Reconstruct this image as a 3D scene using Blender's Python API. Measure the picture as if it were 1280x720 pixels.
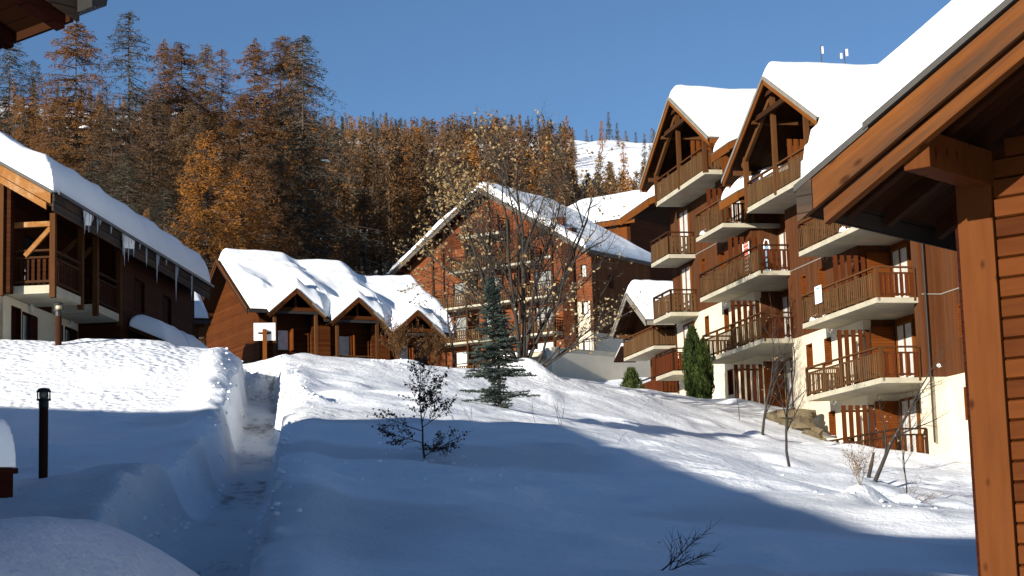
import bpy, math, random
import numpy as np
from mathutils import Vector, Matrix

for o in list(bpy.data.objects): bpy.data.objects.remove(o)
SC = bpy.context.scene
COL = SC.collection
R = math.radians
PI = math.pi

# ------------------------------------------------------------------ camera, sky, sun, exposure
FOC = 2300.0; PCX, PCY = 640.0, 360.0
PITCH = math.atan((701 - PCY) / FOC); ROLL = 0.03
fwd = np.array([0, math.cos(PITCH), math.sin(PITCH)])
_u = np.array([0, -math.sin(PITCH), math.cos(PITCH)]); _r = np.array([1.0, 0, 0])
rgt = _r * math.cos(ROLL) - _u * math.sin(ROLL)
upv = _u * math.cos(ROLL) + _r * math.sin(ROLL)
cam = bpy.data.cameras.new('camera')
cam.sensor_width = 36; cam.lens = FOC * 36 / 1280
cam.clip_start = 0.1; cam.clip_end = 8000
camo = bpy.data.objects.new('camera', cam)
camo.matrix_world = Matrix(((rgt[0], upv[0], -fwd[0], 0), (rgt[1], upv[1], -fwd[1], 0), (rgt[2], upv[2], -fwd[2], 0), (0, 0, 0, 1)))
COL.objects.link(camo); SC.camera = camo

SUN_AZ = 39.0      # degrees: sun stands behind the camera, this far to the left
SUN_EL = 14.0
world = bpy.data.worlds.new('World'); SC.world = world; world.use_nodes = True
wn = world.node_tree
sky = wn.nodes.new('ShaderNodeTexSky'); sky.sky_type = 'NISHITA'; sky.sun_disc = False
sky.sun_elevation = R(SUN_EL); sky.altitude = 1900; sky.air_density = 1.0; sky.dust_density = 0.3; sky.ozone_density = 4.0
_sd = np.array([-math.sin(R(SUN_AZ)) * math.cos(R(SUN_EL)), -math.cos(R(SUN_AZ)) * math.cos(R(SUN_EL)), math.sin(R(SUN_EL))])
sky.sun_rotation = math.atan2(_sd[0], _sd[1])
bg = wn.nodes['Background']; bg.inputs['Strength'].default_value = 0.063
wn.links.new(sky.outputs[0], bg.inputs['Color'])
sun = bpy.data.lights.new('sun', 'SUN'); sun.energy = 5.0; sun.angle = R(0.53); sun.color = (1.0, 0.93, 0.82)
suno = bpy.data.objects.new('sun', sun); COL.objects.link(suno)
suno.rotation_euler = Vector(_sd).to_track_quat('Z', 'Y').to_euler()
suno.location = (-60, -40, 60)
SC.view_settings.view_transform = 'Standard'; SC.view_settings.look = 'None'
SC.view_settings.exposure = 0.88; SC.view_settings.gamma = 1.0
SC.view_settings.use_curve_mapping = False

# ------------------------------------------------------------------ survey helpers: where a sight line meets a depth or height
def ray(px, py): return fwd * FOC + rgt * (px - PCX) - upv * (py - PCY)
def at(px, py, y):
    r = ray(px, py); return r * (y / r[1])
def atz(px, py, z):
    r = ray(px, py); return r * (z / r[2])
class Fr:
    """local frame of a building: x = (cos t, sin t), y = (-sin t, cos t)"""
    def __init__(s, o, t):
        s.o = np.array(o, float)[:2]; s.t = R(t); t = s.t
        s.A = np.array([-math.sin(t), math.cos(t)]); s.B = np.array([math.cos(t), math.sin(t)])
    def onx(s, px, py, b):
        r = ray(px, py); k = (s.o @ s.B + b) / (r[:2] @ s.B); p = r * k; return float((p[:2] - s.o) @ s.A), float(p[2])
    def ony(s, px, py, a):
        r = ray(px, py); k = (s.o @ s.A + a) / (r[:2] @ s.A); p = r * k; return float((p[:2] - s.o) @ s.B), float(p[2])
    def w(s, x, y): return s.o + s.B * x + s.A * y

# ------------------------------------------------------------------ materials
def newmat(name):
    m = bpy.data.materials.new(name); m.use_nodes = True
    nt = m.node_tree; b = nt.nodes['Principled BSDF']
    return m, nt, b
def N(nt, t, **kw):
    n = nt.nodes.new(t)
    for k, v in kw.items():
        if k.startswith('i_'):
            n.inputs[k[2:].replace('_', ' ')].default_value = v
        else: setattr(n, k, v)
    return n
def math_(nt, op, a, b=None, c=None):
    n = nt.nodes.new('ShaderNodeMath'); n.operation = op
    for i, v in enumerate((a, b, c)):
        if v is None: continue
        if isinstance(v, (int, float)): n.inputs[i].default_value = v
        else: nt.links.new(v, n.inputs[i])
    return n.outputs[0]
def mixc(nt, fac, a, b, mode='MIX'):
    n = nt.nodes.new('ShaderNodeMix'); n.data_type = 'RGBA'; n.blend_type = mode
    for i, v in ((0, fac), (6, a), (7, b)):
        if isinstance(v, (int, float)): n.inputs[i].default_value = v
        elif isinstance(v, tuple): n.inputs[i].default_value = (*v, 1) if len(v) == 3 else v
        else: nt.links.new(v, n.inputs[i])
    return n.outputs[2]
def bump(nt, bs, h, strength, dist=0.02):
    n = nt.nodes.new('ShaderNodeBump'); n.inputs['Strength'].default_value = strength; n.inputs['Distance'].default_value = dist
    nt.links.new(h, n.inputs['Height']); nt.links.new(n.outputs[0], bs.inputs['Normal']); return n
def noise(nt, vec, scale, detail=4, rough=0.6):
    n = nt.nodes.new('ShaderNodeTexNoise'); n.inputs['Scale'].default_value = scale
    n.inputs['Detail'].default_value = detail; n.inputs['Roughness'].default_value = rough
    if vec is not None: nt.links.new(vec, n.inputs['Vector'])
    return n.outputs['Fac']
def ramp(nt, fac, stops):
    n = nt.nodes.new('ShaderNodeValToRGB'); el = n.color_ramp.elements
    while len(el) < len(stops): el.new(0.5)
    for e, (p, c) in zip(el, stops):
        e.position = p; e.color = (*c, 1) if len(c) == 3 else c
    nt.links.new(fac, n.inputs[0]); return n.outputs[0]
def scaled(nt, vec, s):
    n = nt.nodes.new('ShaderNodeMapping'); n.inputs['Scale'].default_value = s; nt.links.new(vec, n.inputs[0]); return n.outputs[0]

def wood(name, ca, cb, axis='Z', sp=0.15, grain=(2, 2, 2), joint=1.0, rough=0.75, knots=False, weather=None, rot=0.0, tone=(.345, .30, .235)):
    """boards laid edge to edge along one object axis (sp = width); axis None = one solid piece"""
    ca = tuple(v * k for v, k in zip(ca, tone)); cb = tuple(v * k for v, k in zip(cb, tone))
    m, nt, b = newmat(name)
    tc = N(nt, 'ShaderNodeTexCoord').outputs['Object']
    if rot:
        mr = nt.nodes.new('ShaderNodeMapping'); mr.inputs['Rotation'].default_value = (rot, 0, 0); nt.links.new(tc, mr.inputs[0]); tc = mr.outputs[0]
    sep = N(nt, 'ShaderNodeSeparateXYZ'); nt.links.new(tc, sep.inputs[0])
    if axis in ('X', 'Y', 'Z', 'XY'):
        if axis == 'XY': q = math_(nt, 'ADD', sep.outputs[0], sep.outputs[1])
        else: q = sep.outputs[axis]
        q = math_(nt, 'DIVIDE', q, sp)
        idx = math_(nt, 'FLOOR', q); fr = math_(nt, 'FRACT', q)
        wn_ = N(nt, 'ShaderNodeTexWhiteNoise', noise_dimensions='1D'); nt.links.new(idx, wn_.inputs['W'])
        rnd = wn_.outputs[0]
        e = math_(nt, 'ABSOLUTE', math_(nt, 'SUBTRACT', fr, 0.5))
        groove = math_(nt, 'GREATER_THAN', e, 0.45)
    else:
        oi = N(nt, 'ShaderNodeObjectInfo'); rnd = oi.outputs['Random']; groove = None
    gv = scaled(nt, tc, grain)
    add = N(nt, 'ShaderNodeVectorMath', operation='ADD'); nt.links.new(gv, add.inputs[0])
    cmb = N(nt, 'ShaderNodeCombineXYZ')
    for i in range(3): nt.links.new(math_(nt, 'MULTIPLY', rnd, 17.0 + i), cmb.inputs[i])
    nt.links.new(cmb.outputs[0], add.inputs[1])
    n1 = noise(nt, add.outputs[0], 1.0, 6, 0.65)
    n2 = noise(nt, tc, 0.8, 3, 0.6)
    f = math_(nt, 'ADD', math_(nt, 'MULTIPLY', n1, 0.9), math_(nt, 'MULTIPLY', rnd, 0.45))
    f = math_(nt, 'ADD', f, math_(nt, 'MULTIPLY', n2, 0.35)); f = math_(nt, 'MULTIPLY', f, 0.8)
    col = ramp(nt, f, [(0.35, cb), (1.2 if False else 1.0, ca)])
    if weather:
        w = ramp(nt, noise(nt, scaled(nt, tc, tuple(g * .35 for g in grain)), 1.0, 5, 0.7), [(0.48, (0, 0, 0)), (0.68, (1, 1, 1))])
        col = mixc(nt, w, col, weather)
    if knots:
        v = N(nt, 'ShaderNodeTexVoronoi'); v.inputs['Scale'].default_value = 1.0
        nt.links.new(scaled(nt, tc, knots), v.inputs['Vector'])
        kn = ramp(nt, v.outputs['Distance'], [(0.10, (1, 1, 1)), (0.22, (0, 0, 0))])
        col = mixc(nt, math_(nt, 'MULTIPLY', kn, 0.75), col, tuple(c * 0.35 for c in cb))
    if groove is not None:
        col = mixc(nt, math_(nt, 'MULTIPLY', groove, 0.7 * joint), col, tuple(c * 0.4 for c in cb))
    nt.links.new(col, b.inputs['Base Color'])
    b.inputs['Roughness'].default_value = rough
    b.inputs['Specular IOR Level'].default_value = 0.04
    h = math_(nt, 'MULTIPLY', n1, 0.5)
    if groove is not None: h = math_(nt, 'SUBTRACT', h, groove)
    bump(nt, b, h, 0.5, 0.01)
    return m

def plain(name, c, rough=0.8, var=0.12, scale=2.0, metal=0.0, spec=0.3, bmp=0.2, c2=None):
    m, nt, b = newmat(name)
    tc = N(nt, 'ShaderNodeTexCoord').outputs['Object']
    n1 = noise(nt, tc, scale, 6, 0.65)
    lo = c2 or tuple(v * (1 - 2 * var) for v in c)
    nt.links.new(ramp(nt, n1, [(0.3, lo), (0.7, c)]), b.inputs['Base Color'])
    b.inputs['Roughness'].default_value = rough; b.inputs['Metallic'].default_value = metal
    b.inputs['Specular IOR Level'].default_value = spec
    bump(nt, b, noise(nt, tc, scale * 9, 4, 0.6), bmp, 0.01)
    return m

def leafy(name, ca, cb, scale=0.5, rough=0.8, trans=0.15, third=None, fine=3.0):
    m, nt, b = newmat(name)
    g = N(nt, 'ShaderNodeNewGeometry').outputs['Position']
    oi = N(nt, 'ShaderNodeObjectInfo').outputs['Random']
    n1 = noise(nt, g, scale, 4, 0.7); n2 = noise(nt, g, fine, 2, 0.6)
    f = math_(nt, 'ADD', math_(nt, 'MULTIPLY', n1, 0.7), math_(nt, 'MULTIPLY', n2, 0.5))
    f = math_(nt, 'ADD', f, math_(nt, 'MULTIPLY', math_(nt, 'SUBTRACT', oi, 0.5), 0.45))
    st = [(0.35, cb), (0.8, ca)]
    if third: st = [(0.3, third), (0.5, cb), (0.8, ca)]
    col = ramp(nt, f, st)
    nt.links.new(col, b.inputs['Base Color']); b.inputs['Roughness'].default_value = rough
    b.inputs['Specular IOR Level'].default_value = 0.15
    if trans:
        t = N(nt, 'ShaderNodeBsdfTranslucent'); nt.links.new(col, t.inputs[0])
        mx = N(nt, 'ShaderNodeMixShader'); mx.inputs[0].default_value = trans
        out = nt.nodes['Material Output']
        nt.links.new(b.outputs[0], mx.inputs[1]); nt.links.new(t.outputs[0], mx.inputs[2]); nt.links.new(mx.outputs[0], out.inputs[0])
    return m

def snowmat(name, dirt=False, crust=1.0):
    m, nt, b = newmat(name)
    g = N(nt, 'ShaderNodeNewGeometry').outputs['Position']
    n0 = noise(nt, g, 0.35, 3, 0.5)
    base = ramp(nt, n0, [(0.3, (0.80, 0.83, 0.87)), (0.7, (0.88, 0.90, 0.92))])
    n1 = noise(nt, g, 2.2, 6, 0.62); n2 = noise(nt, g, 14.0, 4, 0.65)
    h = math_(nt, 'ADD', math_(nt, 'MULTIPLY', n1, 1.0), math_(nt, 'MULTIPLY', n2, 0.32))
    if dirt:
        at_ = N(nt, 'ShaderNodeAttribute', attribute_name='dirt'); at2 = N(nt, 'ShaderNodeAttribute', attribute_name='crust')
        sp = noise(nt, scaled(nt, g, (3.5, 1.4, 3.5)), 1.0, 7, 0.72)
        dm = math_(nt, 'MULTIPLY', at_.outputs['Fac'], 1.0)
        k = math_(nt, 'SUBTRACT', math_(nt, 'ADD', sp, math_(nt, 'MULTIPLY', dm, 0.42)), 0.9)
        k = math_(nt, 'MULTIPLY', k, 6.0); k.node.use_clamp = True
        base = mixc(nt, math_(nt, 'MULTIPLY', dm, 0.6), base, (0.38, 0.385, 0.39))
        base = mixc(nt, math_(nt, 'MULTIPLY', k, 0.8), base, (0.13, 0.10, 0.075))
        # small fallen bits of bark and leaf
        v = N(nt, 'ShaderNodeTexVoronoi'); v.inputs['Scale'].default_value = 1.1
        nt.links.new(scaled(nt, g, (1.0, 0.55, 1.0)), v.inputs['Vector'])
        spk = math_(nt, 'LESS_THAN', v.outputs['Distance'], 0.035)
        spk = math_(nt, 'MULTIPLY', spk, math_(nt, 'GREATER_THAN', noise(nt, g, 0.12, 2), 0.52))
        base = mixc(nt, math_(nt, 'MULTIPLY', spk, 0.75), base, (0.07, 0.05, 0.04))
        # trodden, crusty snow
        vc = N(nt, 'ShaderNodeTexVoronoi'); vc.inputs['Scale'].default_value = 5.5; vc.feature = 'SMOOTH_F1'
        nt.links.new(g, vc.inputs['Vector'])
        h = math_(nt, 'ADD', h, math_(nt, 'MULTIPLY', math_(nt, 'MULTIPLY', vc.outputs['Distance'], at2.outputs['Fac']), 2.2))
    nt.links.new(base, b.inputs['Base Color'])
    b.inputs['Roughness'].default_value = 0.65; b.inputs['Specular IOR Level'].default_value = 0.25
    bump(nt, b, h, 0.62 * crust, 0.10)
    return m

M = {}
M['snow'] = snowmat('ground_snow', True)
M['roof_snow'] = snowmat('roof_snow', False, 0.4)
M['zinc'] = None
M['cladding'] = wood('red_brown_cladding', (0.30, 0.125, 0.058), (0.15, 0.06, 0.03), 'XY', 0.17, (9, 9, 0.6), joint=.45, weather=(0.075, 0.038, 0.022))
M['cladding_orange'] = wood('orange_cladding', (0.42, 0.15, 0.04), (0.27, 0.085, 0.025), 'XY', 0.17, (7, 7, 0.8))
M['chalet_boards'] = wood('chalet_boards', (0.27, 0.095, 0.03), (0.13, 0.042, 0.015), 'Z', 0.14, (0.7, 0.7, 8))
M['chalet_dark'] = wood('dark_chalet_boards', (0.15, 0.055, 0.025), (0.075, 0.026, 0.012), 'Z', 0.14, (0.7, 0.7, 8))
M['brick_wood'] = wood('terracotta_cladding', (0.40, 0.14, 0.06), (0.26, 0.08, 0.035), 'Z', 0.2, (2, 2, 5), tone=(.44, .42, .38))
M['timber'] = wood('timber', (0.30, 0.15, 0.07), (0.16, 0.07, 0.032), None, 1, (5, 5, 1.0))
M['timber_dark'] = wood('dark_timber', (0.15, 0.075, 0.042), (0.07, 0.034, 0.02), None, 1, (5, 5, 1.0))
M['slat_grey'] = wood('weathered_balusters', (0.34, 0.22, 0.125), (0.17, 0.095, 0.05), 'XY', 0.14, (7, 7, 1.2))
M['slat_red'] = wood('red_slats', (0.27, 0.085, 0.034), (0.15, 0.045, 0.019), 'XY', 0.18, (7, 7, 1.0))
M['barge'] = wood('orange_bargeboard', (0.47, 0.19, 0.05), (0.30, 0.105, 0.028), None, 1, (2, 2, 2))
M['near_wood'] = wood('near_varnished_wood', (0.40, 0.155, 0.05), (0.13, 0.04, 0.012), None, 1, (0.9, 0.9, 9), rough=0.65, knots=(4, 4, 7), tone=(.27, .21, .15))
M['near_post'] = wood('near_post_wood', (0.38, 0.155, 0.055), (0.16, 0.055, 0.018), None, 1, (9, 9, 0.9), rough=0.65, knots=(9, 7, 4.2), tone=(.30, .24, .175))
M['near_barge'] = wood('near_bargeboard_wood', (0.58, 0.27, 0.095), (0.17, 0.062, 0.02), None, 1, (14, 0.7, 14), rough=0.65, knots=(6, 3.4, 7), weather=(0.045, 0.026, 0.016), rot=R(29.8), tone=(.34, .265, .19))
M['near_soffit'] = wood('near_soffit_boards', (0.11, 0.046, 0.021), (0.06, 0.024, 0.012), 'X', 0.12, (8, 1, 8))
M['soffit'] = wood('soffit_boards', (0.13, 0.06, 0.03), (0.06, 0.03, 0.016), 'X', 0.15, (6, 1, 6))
M['left_barge'] = wood('pale_bargeboard', (0.62, 0.36, 0.15), (0.42, 0.20, 0.07), None, 1, (10, 1, 8), weather=(0.34, 0.2, 0.1), tone=(.46, .37, .27))
M['fascia_dark'] = wood('weathered_fascia', (0.085, 0.065, 0.055), (0.035, 0.027, 0.021), 'Z', 0.13, (0.8, 0.8, 6), weather=(0.09, 0.05, 0.028), tone=(.75, .75, .75))
M['plaster'] = plain('cream_plaster', (0.66, 0.58, 0.43), 0.9, 0.10, 0.9, bmp=0.15)
M['plaster_grey'] = plain('grey_plaster', (0.60, 0.53, 0.42), 0.9, 0.10, 0.5, bmp=0.15)
M['concrete'] = plain('concrete', (0.42, 0.385, 0.29), 0.9, 0.14, 1.3, bmp=0.2)
M['metal'] = plain('grey_metal_flashing', (0.05, 0.047, 0.043), 0.6, 0.15, 2.0, metal=0.2)
M['metal_dark'] = plain('dark_metal', (0.035, 0.033, 0.032), 0.5, 0.15, 3.0, metal=0.3)
M['tile_edge'] = plain('roof_covering', (0.10, 0.085, 0.068), 0.8, 0.2, 3.0)
M['shutter'] = wood('orange_shutter', (0.42, 0.14, 0.035), (0.28, 0.08, 0.02), 'Z', 0.1, (1, 1, 4))
M['shutter_dark'] = wood('dark_red_shutter', (0.10, 0.028, 0.018), (0.05, 0.014, 0.01), 'Z', 0.08, (1, 1, 4))
M['dim_curtain'] = plain('dim_curtain', (0.30, 0.30, 0.28), 0.3, 0.2, 3.0, spec=0.6, c2=(0.10, 0.11, 0.11))
M['curtain'] = plain('white_curtain', (0.62, 0.62, 0.58), 0.4, 0.16, 4.0, spec=0.6, c2=(0.36, 0.38, 0.37))
M['white'] = plain('white_paint', (0.8, 0.8, 0.78), 0.5, 0.03, 1.0)
M['window_dark'] = plain('dark_window_glass', (0.03, 0.035, 0.04), 0.08, 0.2, 1.0, spec=0.8, bmp=0.0)
M['bark'] = plain('grey_bark', (0.045, 0.037, 0.031), 0.9, 0.25, 6.0, bmp=0.5)
M['bark_dark'] = plain('dark_bark', (0.055, 0.042, 0.035), 0.9, 0.25, 5.0, bmp=0.5)
M['larch_trunk'] = plain('larch_bark', (0.075, 0.055, 0.042), 0.9, 0.25, 3.0, bmp=0.3)
M['larch_orange'] = leafy('orange_larch_needles', (0.23, 0.102, 0.028), (0.13, 0.058, 0.019), 0.35, third=(0.054, 0.027, 0.0132))
M['larch_bright'] = leafy('bright_orange_larch_needles', (0.253, 0.105, 0.022), (0.171, 0.0633, 0.0143), 0.5)
M['larch_grey'] = leafy('bare_grey_larch_twigs', (0.0525, 0.049, 0.0385), (0.0315, 0.0294, 0.0252), 0.5, trans=0)
M['larch_brown'] = leafy('brown_larch_needles', (0.145, 0.083, 0.038), (0.08, 0.049, 0.028), 0.4, third=(0.042, 0.027, 0.0168))
M['pine'] = leafy('dark_pine_needles', (0.033, 0.036, 0.021), (0.0168, 0.0198, 0.0132), 0.4, trans=0)
M['spruce'] = leafy('blue_spruce_needles', (0.112, 0.139, 0.116), (0.0488, 0.0675, 0.0562), 1.5, trans=0.35, fine=8)
M['cypress'] = leafy('cypress_scales', (0.06, 0.078, 0.0168), (0.018, 0.03, 0.0072), 2.0, trans=0.1, fine=9)
M['pale_leaf'] = leafy('pale_dry_leaves', (0.46, 0.36, 0.20), (0.26, 0.175, 0.08), 1.5, trans=0.25, fine=9)
M['brown_leaf'] = leafy('brown_beech_leaves', (0.077, 0.042, 0.028), (0.0385, 0.021, 0.0154), 3, trans=0.1, fine=20)
M['shrub_leaf'] = leafy('rusty_shrub_twigs', (0.15, 0.075, 0.03), (0.07, 0.035, 0.015), 2, trans=0.15, fine=12)
M['straw'] = leafy('dry_straw_twigs', (0.252, 0.162, 0.078), (0.132, 0.078, 0.036), 3, trans=0)
M['rock'] = plain('brown_rock', (0.17, 0.13, 0.075), 0.9, 0.3, 2.5, bmp=0.8)
M['zinc'] = plain('zinc_flashing', (0.24, 0.22, 0.185), 0.6, 0.15, 2.0, metal=0.1)
def icemat():
    m, nt, b = newmat('ice'); b.inputs['Base Color'].default_value = (0.75, 0.8, 0.85, 1); b.inputs['Roughness'].default_value = 0.15
    b.inputs['Transmission Weight'].default_value = 0.55; b.inputs['IOR'].default_value = 1.31; return m
M['ice'] = icemat()
M['lens'] = plain('lamp_lens', (0.42, 0.36, 0.24), 0.3, 0.1, 4.0, spec=0.6)
M['notice'] = plain('notice_paper', (0.78, 0.8, 0.84), 0.6, 0.02, 1.0)
M['ink'] = plain('notice_ink', (0.18, 0.30, 0.42), 0.6, 0.05, 1.0)
M['towel'] = plain('red_towel', (0.65, 0.13, 0.08), 0.9, 0.1, 5.0)
M['post_brown'] = wood('lamp_post_wood', (0.16, 0.07, 0.045), (0.07, 0.032, 0.022), None, 1, (9, 9, 1))

# ------------------------------------------------------------------ mesh builder
class MB:
    def __init__(s): s.v = []; s.f = []
    def quadmesh(s, V, F):
        n = len(s.v); s.v.extend([tuple(map(float, p)) for p in V]); s.f.extend([tuple(i + n for i in f) for f in F]); return s
    def hexa(s, p):   # p: 8 points, bottom loop then top loop
        return s.quadmesh(p, [(0, 3, 2, 1), (4, 5, 6, 7), (0, 1, 5, 4), (1, 2, 6, 5), (2, 3, 7, 6), (3, 0, 4, 7)])
    def box(s, x0, x1, y0, y1, z0, z1):
        if x0 > x1: x0, x1 = x1, x0
        if y0 > y1: y0, y1 = y1, y0
        if z0 > z1: z0, z1 = z1, z0
        return s.hexa([(x0, y0, z0), (x1, y0, z0), (x1, y1, z0), (x0, y1, z0), (x0, y0, z1), (x1, y0, z1), (x1, y1, z1), (x0, y1, z1)])
    def beam(s, p, q, w, h, up=(0, 0, 1)):
        p = Vector(p); q = Vector(q); d = (q - p).normalized(); u = Vector(up)
        sd = d.cross(u)
        if sd.length < 1e-4: sd = d.cross(Vector((0, 1, 0)))
        sd.normalize(); u = sd.cross(d).normalized()
        a = sd * (w / 2); b = u * (h / 2)
        return s.hexa([p - a - b, p + a - b, p + a + b, p - a + b, q - a - b, q + a - b, q + a + b, q - a + b])
    def prism(s, poly, vec):   # polygon (3D points) pushed along vec
        n = len(poly); P = [Vector(p) for p in poly]; Q = [p + Vector(vec) for p in P]
        return s.quadmesh(P + Q, [tuple(range(n))[::-1], tuple(range(n, 2 * n))] + [(i, (i + 1) % n, n + (i + 1) % n, n + i) for i in range(n)])
    def tube(s, pts, rad, sides=6, cap=True):
        pts = [Vector(p) for p in pts]; n0 = len(s.v); k = sides; prev = None
        for i, p in enumerate(pts):
            d = (pts[min(i + 1, len(pts) - 1)] - pts[max(i - 1, 0)]);
            d = d.normalized() if d.length > 1e-9 else Vector((0, 0, 1))
            if prev is None:
                a = d.orthogonal().normalized()
            else:
                a = (prev - d * prev.dot(d))
                a = a.normalized() if a.length > 1e-6 else d.orthogonal().normalized()
            prev = a; b = d.cross(a); r = rad[i] if hasattr(rad, '__len__') else rad
            for j in range(k):
                t = 2 * PI * j / k; s.v.append(tuple(p + a * (r * math.cos(t)) + b * (r * math.sin(t))))
        for i in range(len(pts) - 1):
            for j in range(k):
                s.f.append((n0 + i * k + j, n0 + i * k + (j + 1) % k, n0 + (i + 1) * k + (j + 1) % k, n0 + (i + 1) * k + j))
        if cap:
            s.f.append(tuple(n0 + j for j in range(k))[::-1]); e = n0 + (len(pts) - 1) * k; s.f.append(tuple(e + j for j in range(k)))
        return s
    def lathe(s, c, prof, sides=16):
        n0 = len(s.v); k = sides
        for (r, z) in prof:
            for j in range(k):
                t = 2 * PI * j / k; s.v.append((c[0] + r * math.cos(t), c[1] + r * math.sin(t), c[2] + z))
        for i in range(len(prof) - 1):
            for j in range(k):
                s.f.append((n0 + i * k + j, n0 + i * k + (j + 1) % k, n0 + (i + 1) * k + (j + 1) % k, n0 + (i + 1) * k + j))
        s.f.append(tuple(n0 + j for j in range(k))[::-1]); e = n0 + (len(prof) - 1) * k; s.f.append(tuple(e + j for j in range(k)))
        return s
    def wall(s, P0, U, Nn, us, zs, holes, th):
        """upright wall: P0 + U*u (+ z), outer face on the Nn side, real openings cut for holes (u0,u1,z0,z1)"""
        P0 = Vector(P0); U = Vector(U); Nn = Vector(Nn)
        ul = sorted(set([us[0], us[1]] + [h[i] for h in holes for i in (0, 1)])); ul = [u for u in ul if us[0] <= u <= us[1]]
        zl = sorted(set([zs[0], zs[1]] + [h[i] for h in holes for i in (2, 3)])); zl = [z for z in zl if zs[0] <= z <= zs[1]]
        def solid(i, j):
            if i < 0 or j < 0 or i >= len(ul) - 1 or j >= len(zl) - 1: return False
            u = (ul[i] + ul[i + 1]) / 2; z = (zl[j] + zl[j + 1]) / 2
            return not any(h[0] < u < h[1] and h[2] < z < h[3] for h in holes)
        def P(u, z, k): return P0 + U * u + Vector((0, 0, z)) - Nn * (th * k)
        for i in range(len(ul) - 1):
            for j in range(len(zl) - 1):
                if not solid(i, j): continue
                u0, u1, z0, z1 = ul[i], ul[i + 1], zl[j], zl[j + 1]
                for k in (0, 1): s.quadmesh([P(u0, z0, k), P(u1, z0, k), P(u1, z1, k), P(u0, z1, k)], [(0, 1, 2, 3) if k == 0 else (3, 2, 1, 0)])
                for (a, b_, c, d, e) in ((i - 1, j, (u0, z0), (u0, z1), 0), (i + 1, j, (u1, z0), (u1, z1), 0), (i, j - 1, (u0, z0), (u1, z0), 0), (i, j + 1, (u0, z1), (u1, z1), 0)):
                    if not solid(a, b_): s.quadmesh([P(*c, 0), P(*d, 0), P(*d, 1), P(*c, 1)], [(0, 1, 2, 3)])
        return s
    def mesh(s, name, mat, smooth=False, dz=0.0):
        me = bpy.data.meshes.new(name)
        v = [(a, b, c - dz) for a, b, c in s.v] if dz else s.v
        me.from_pydata(v, [], s.f); me.update()
        for mm in (mat if isinstance(mat, (list, tuple)) else [mat]): me.materials.append(M[mm] if isinstance(mm, str) else mm)
        if smooth: me.polygons.foreach_set('use_smooth', [True] * len(me.polygons))
        return me
def link(name, me, parent=None):
    o = bpy.data.objects.new(name, me); COL.objects.link(o)
    if parent is not None: o.parent = parent
    return o
def tag(o, label=None, cat=None, group=None, kind=None):
    if label: o['label'] = label
    if cat: o['category'] = cat
    if group: o['group'] = group
    if kind: o['kind'] = kind
    return o
class Thing:
    """a top-level Empty at the base of a thing; parts are given in its local x, y and in absolute height"""
    def __init__(s, name, label, cat, loc, rot=0.0, group=None):
        s.o = bpy.data.objects.new(name, None); COL.objects.link(s.o)
        s.o.location = loc; s.o.rotation_euler = (0, 0, rot); s.o.empty_display_size = 0.3; s.z = loc[2]
        tag(s.o, label, cat, group)
    def part(s, name, mb, mat, parent=None, smooth=False, label=None, kind=None):
        o = link(name, mb.mesh(name, mat, smooth, s.z), parent or s.o)
        tag(o, label=label, kind=kind); return o
def npmesh(name, V, F, mats, smooth=False, midx=None):
    me = bpy.data.meshes.new(name); V = np.asarray(V, np.float32); F = np.asarray(F, np.int32); k = F.shape[1]
    me.vertices.add(len(V)); me.vertices.foreach_set('co', V.ravel())
    me.loops.add(F.size); me.loops.foreach_set('vertex_index', F.ravel())
    me.polygons.add(len(F)); me.polygons.foreach_set('loop_start', np.arange(0, F.size, k, dtype=np.int32)); me.polygons.foreach_set('loop_total', np.full(len(F), k, np.int32))
    for mm in mats: me.materials.append(M[mm] if isinstance(mm, str) else mm)
    if midx is not None: me.polygons.foreach_set('material_index', np.asarray(midx, np.int32))
    if smooth: me.polygons.foreach_set('use_smooth', np.ones(len(F), bool))
    me.update(calc_edges=True); me.validate(); return me

# ------------------------------------------------------------------ value noise
_rs = np.random.RandomState(5); _tab = _rs.rand(256, 256)
def vnoise(x, y, s=1.0, seed=0):
    x = np.asarray(x, float) / s + seed * 37.7; y = np.asarray(y, float) / s + seed * 91.3
    xi = np.floor(x).astype(int); yi = np.floor(y).astype(int); fx = x - xi; fy = y - yi
    fx = fx * fx * (3 - 2 * fx); fy = fy * fy * (3 - 2 * fy)
    g = lambda a, b: _tab[a & 255, b & 255]
    return (g(xi, yi) * (1 - fx) + g(xi + 1, yi) * fx) * (1 - fy) + (g(xi, yi + 1) * (1 - fx) + g(xi + 1, yi + 1) * fx) * fy
def sst(a, b, x):
    t = np.clip((np.asarray(x, float) - a) / (b - a), 0, 1); return t * t * (3 - 2 * t)

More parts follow.
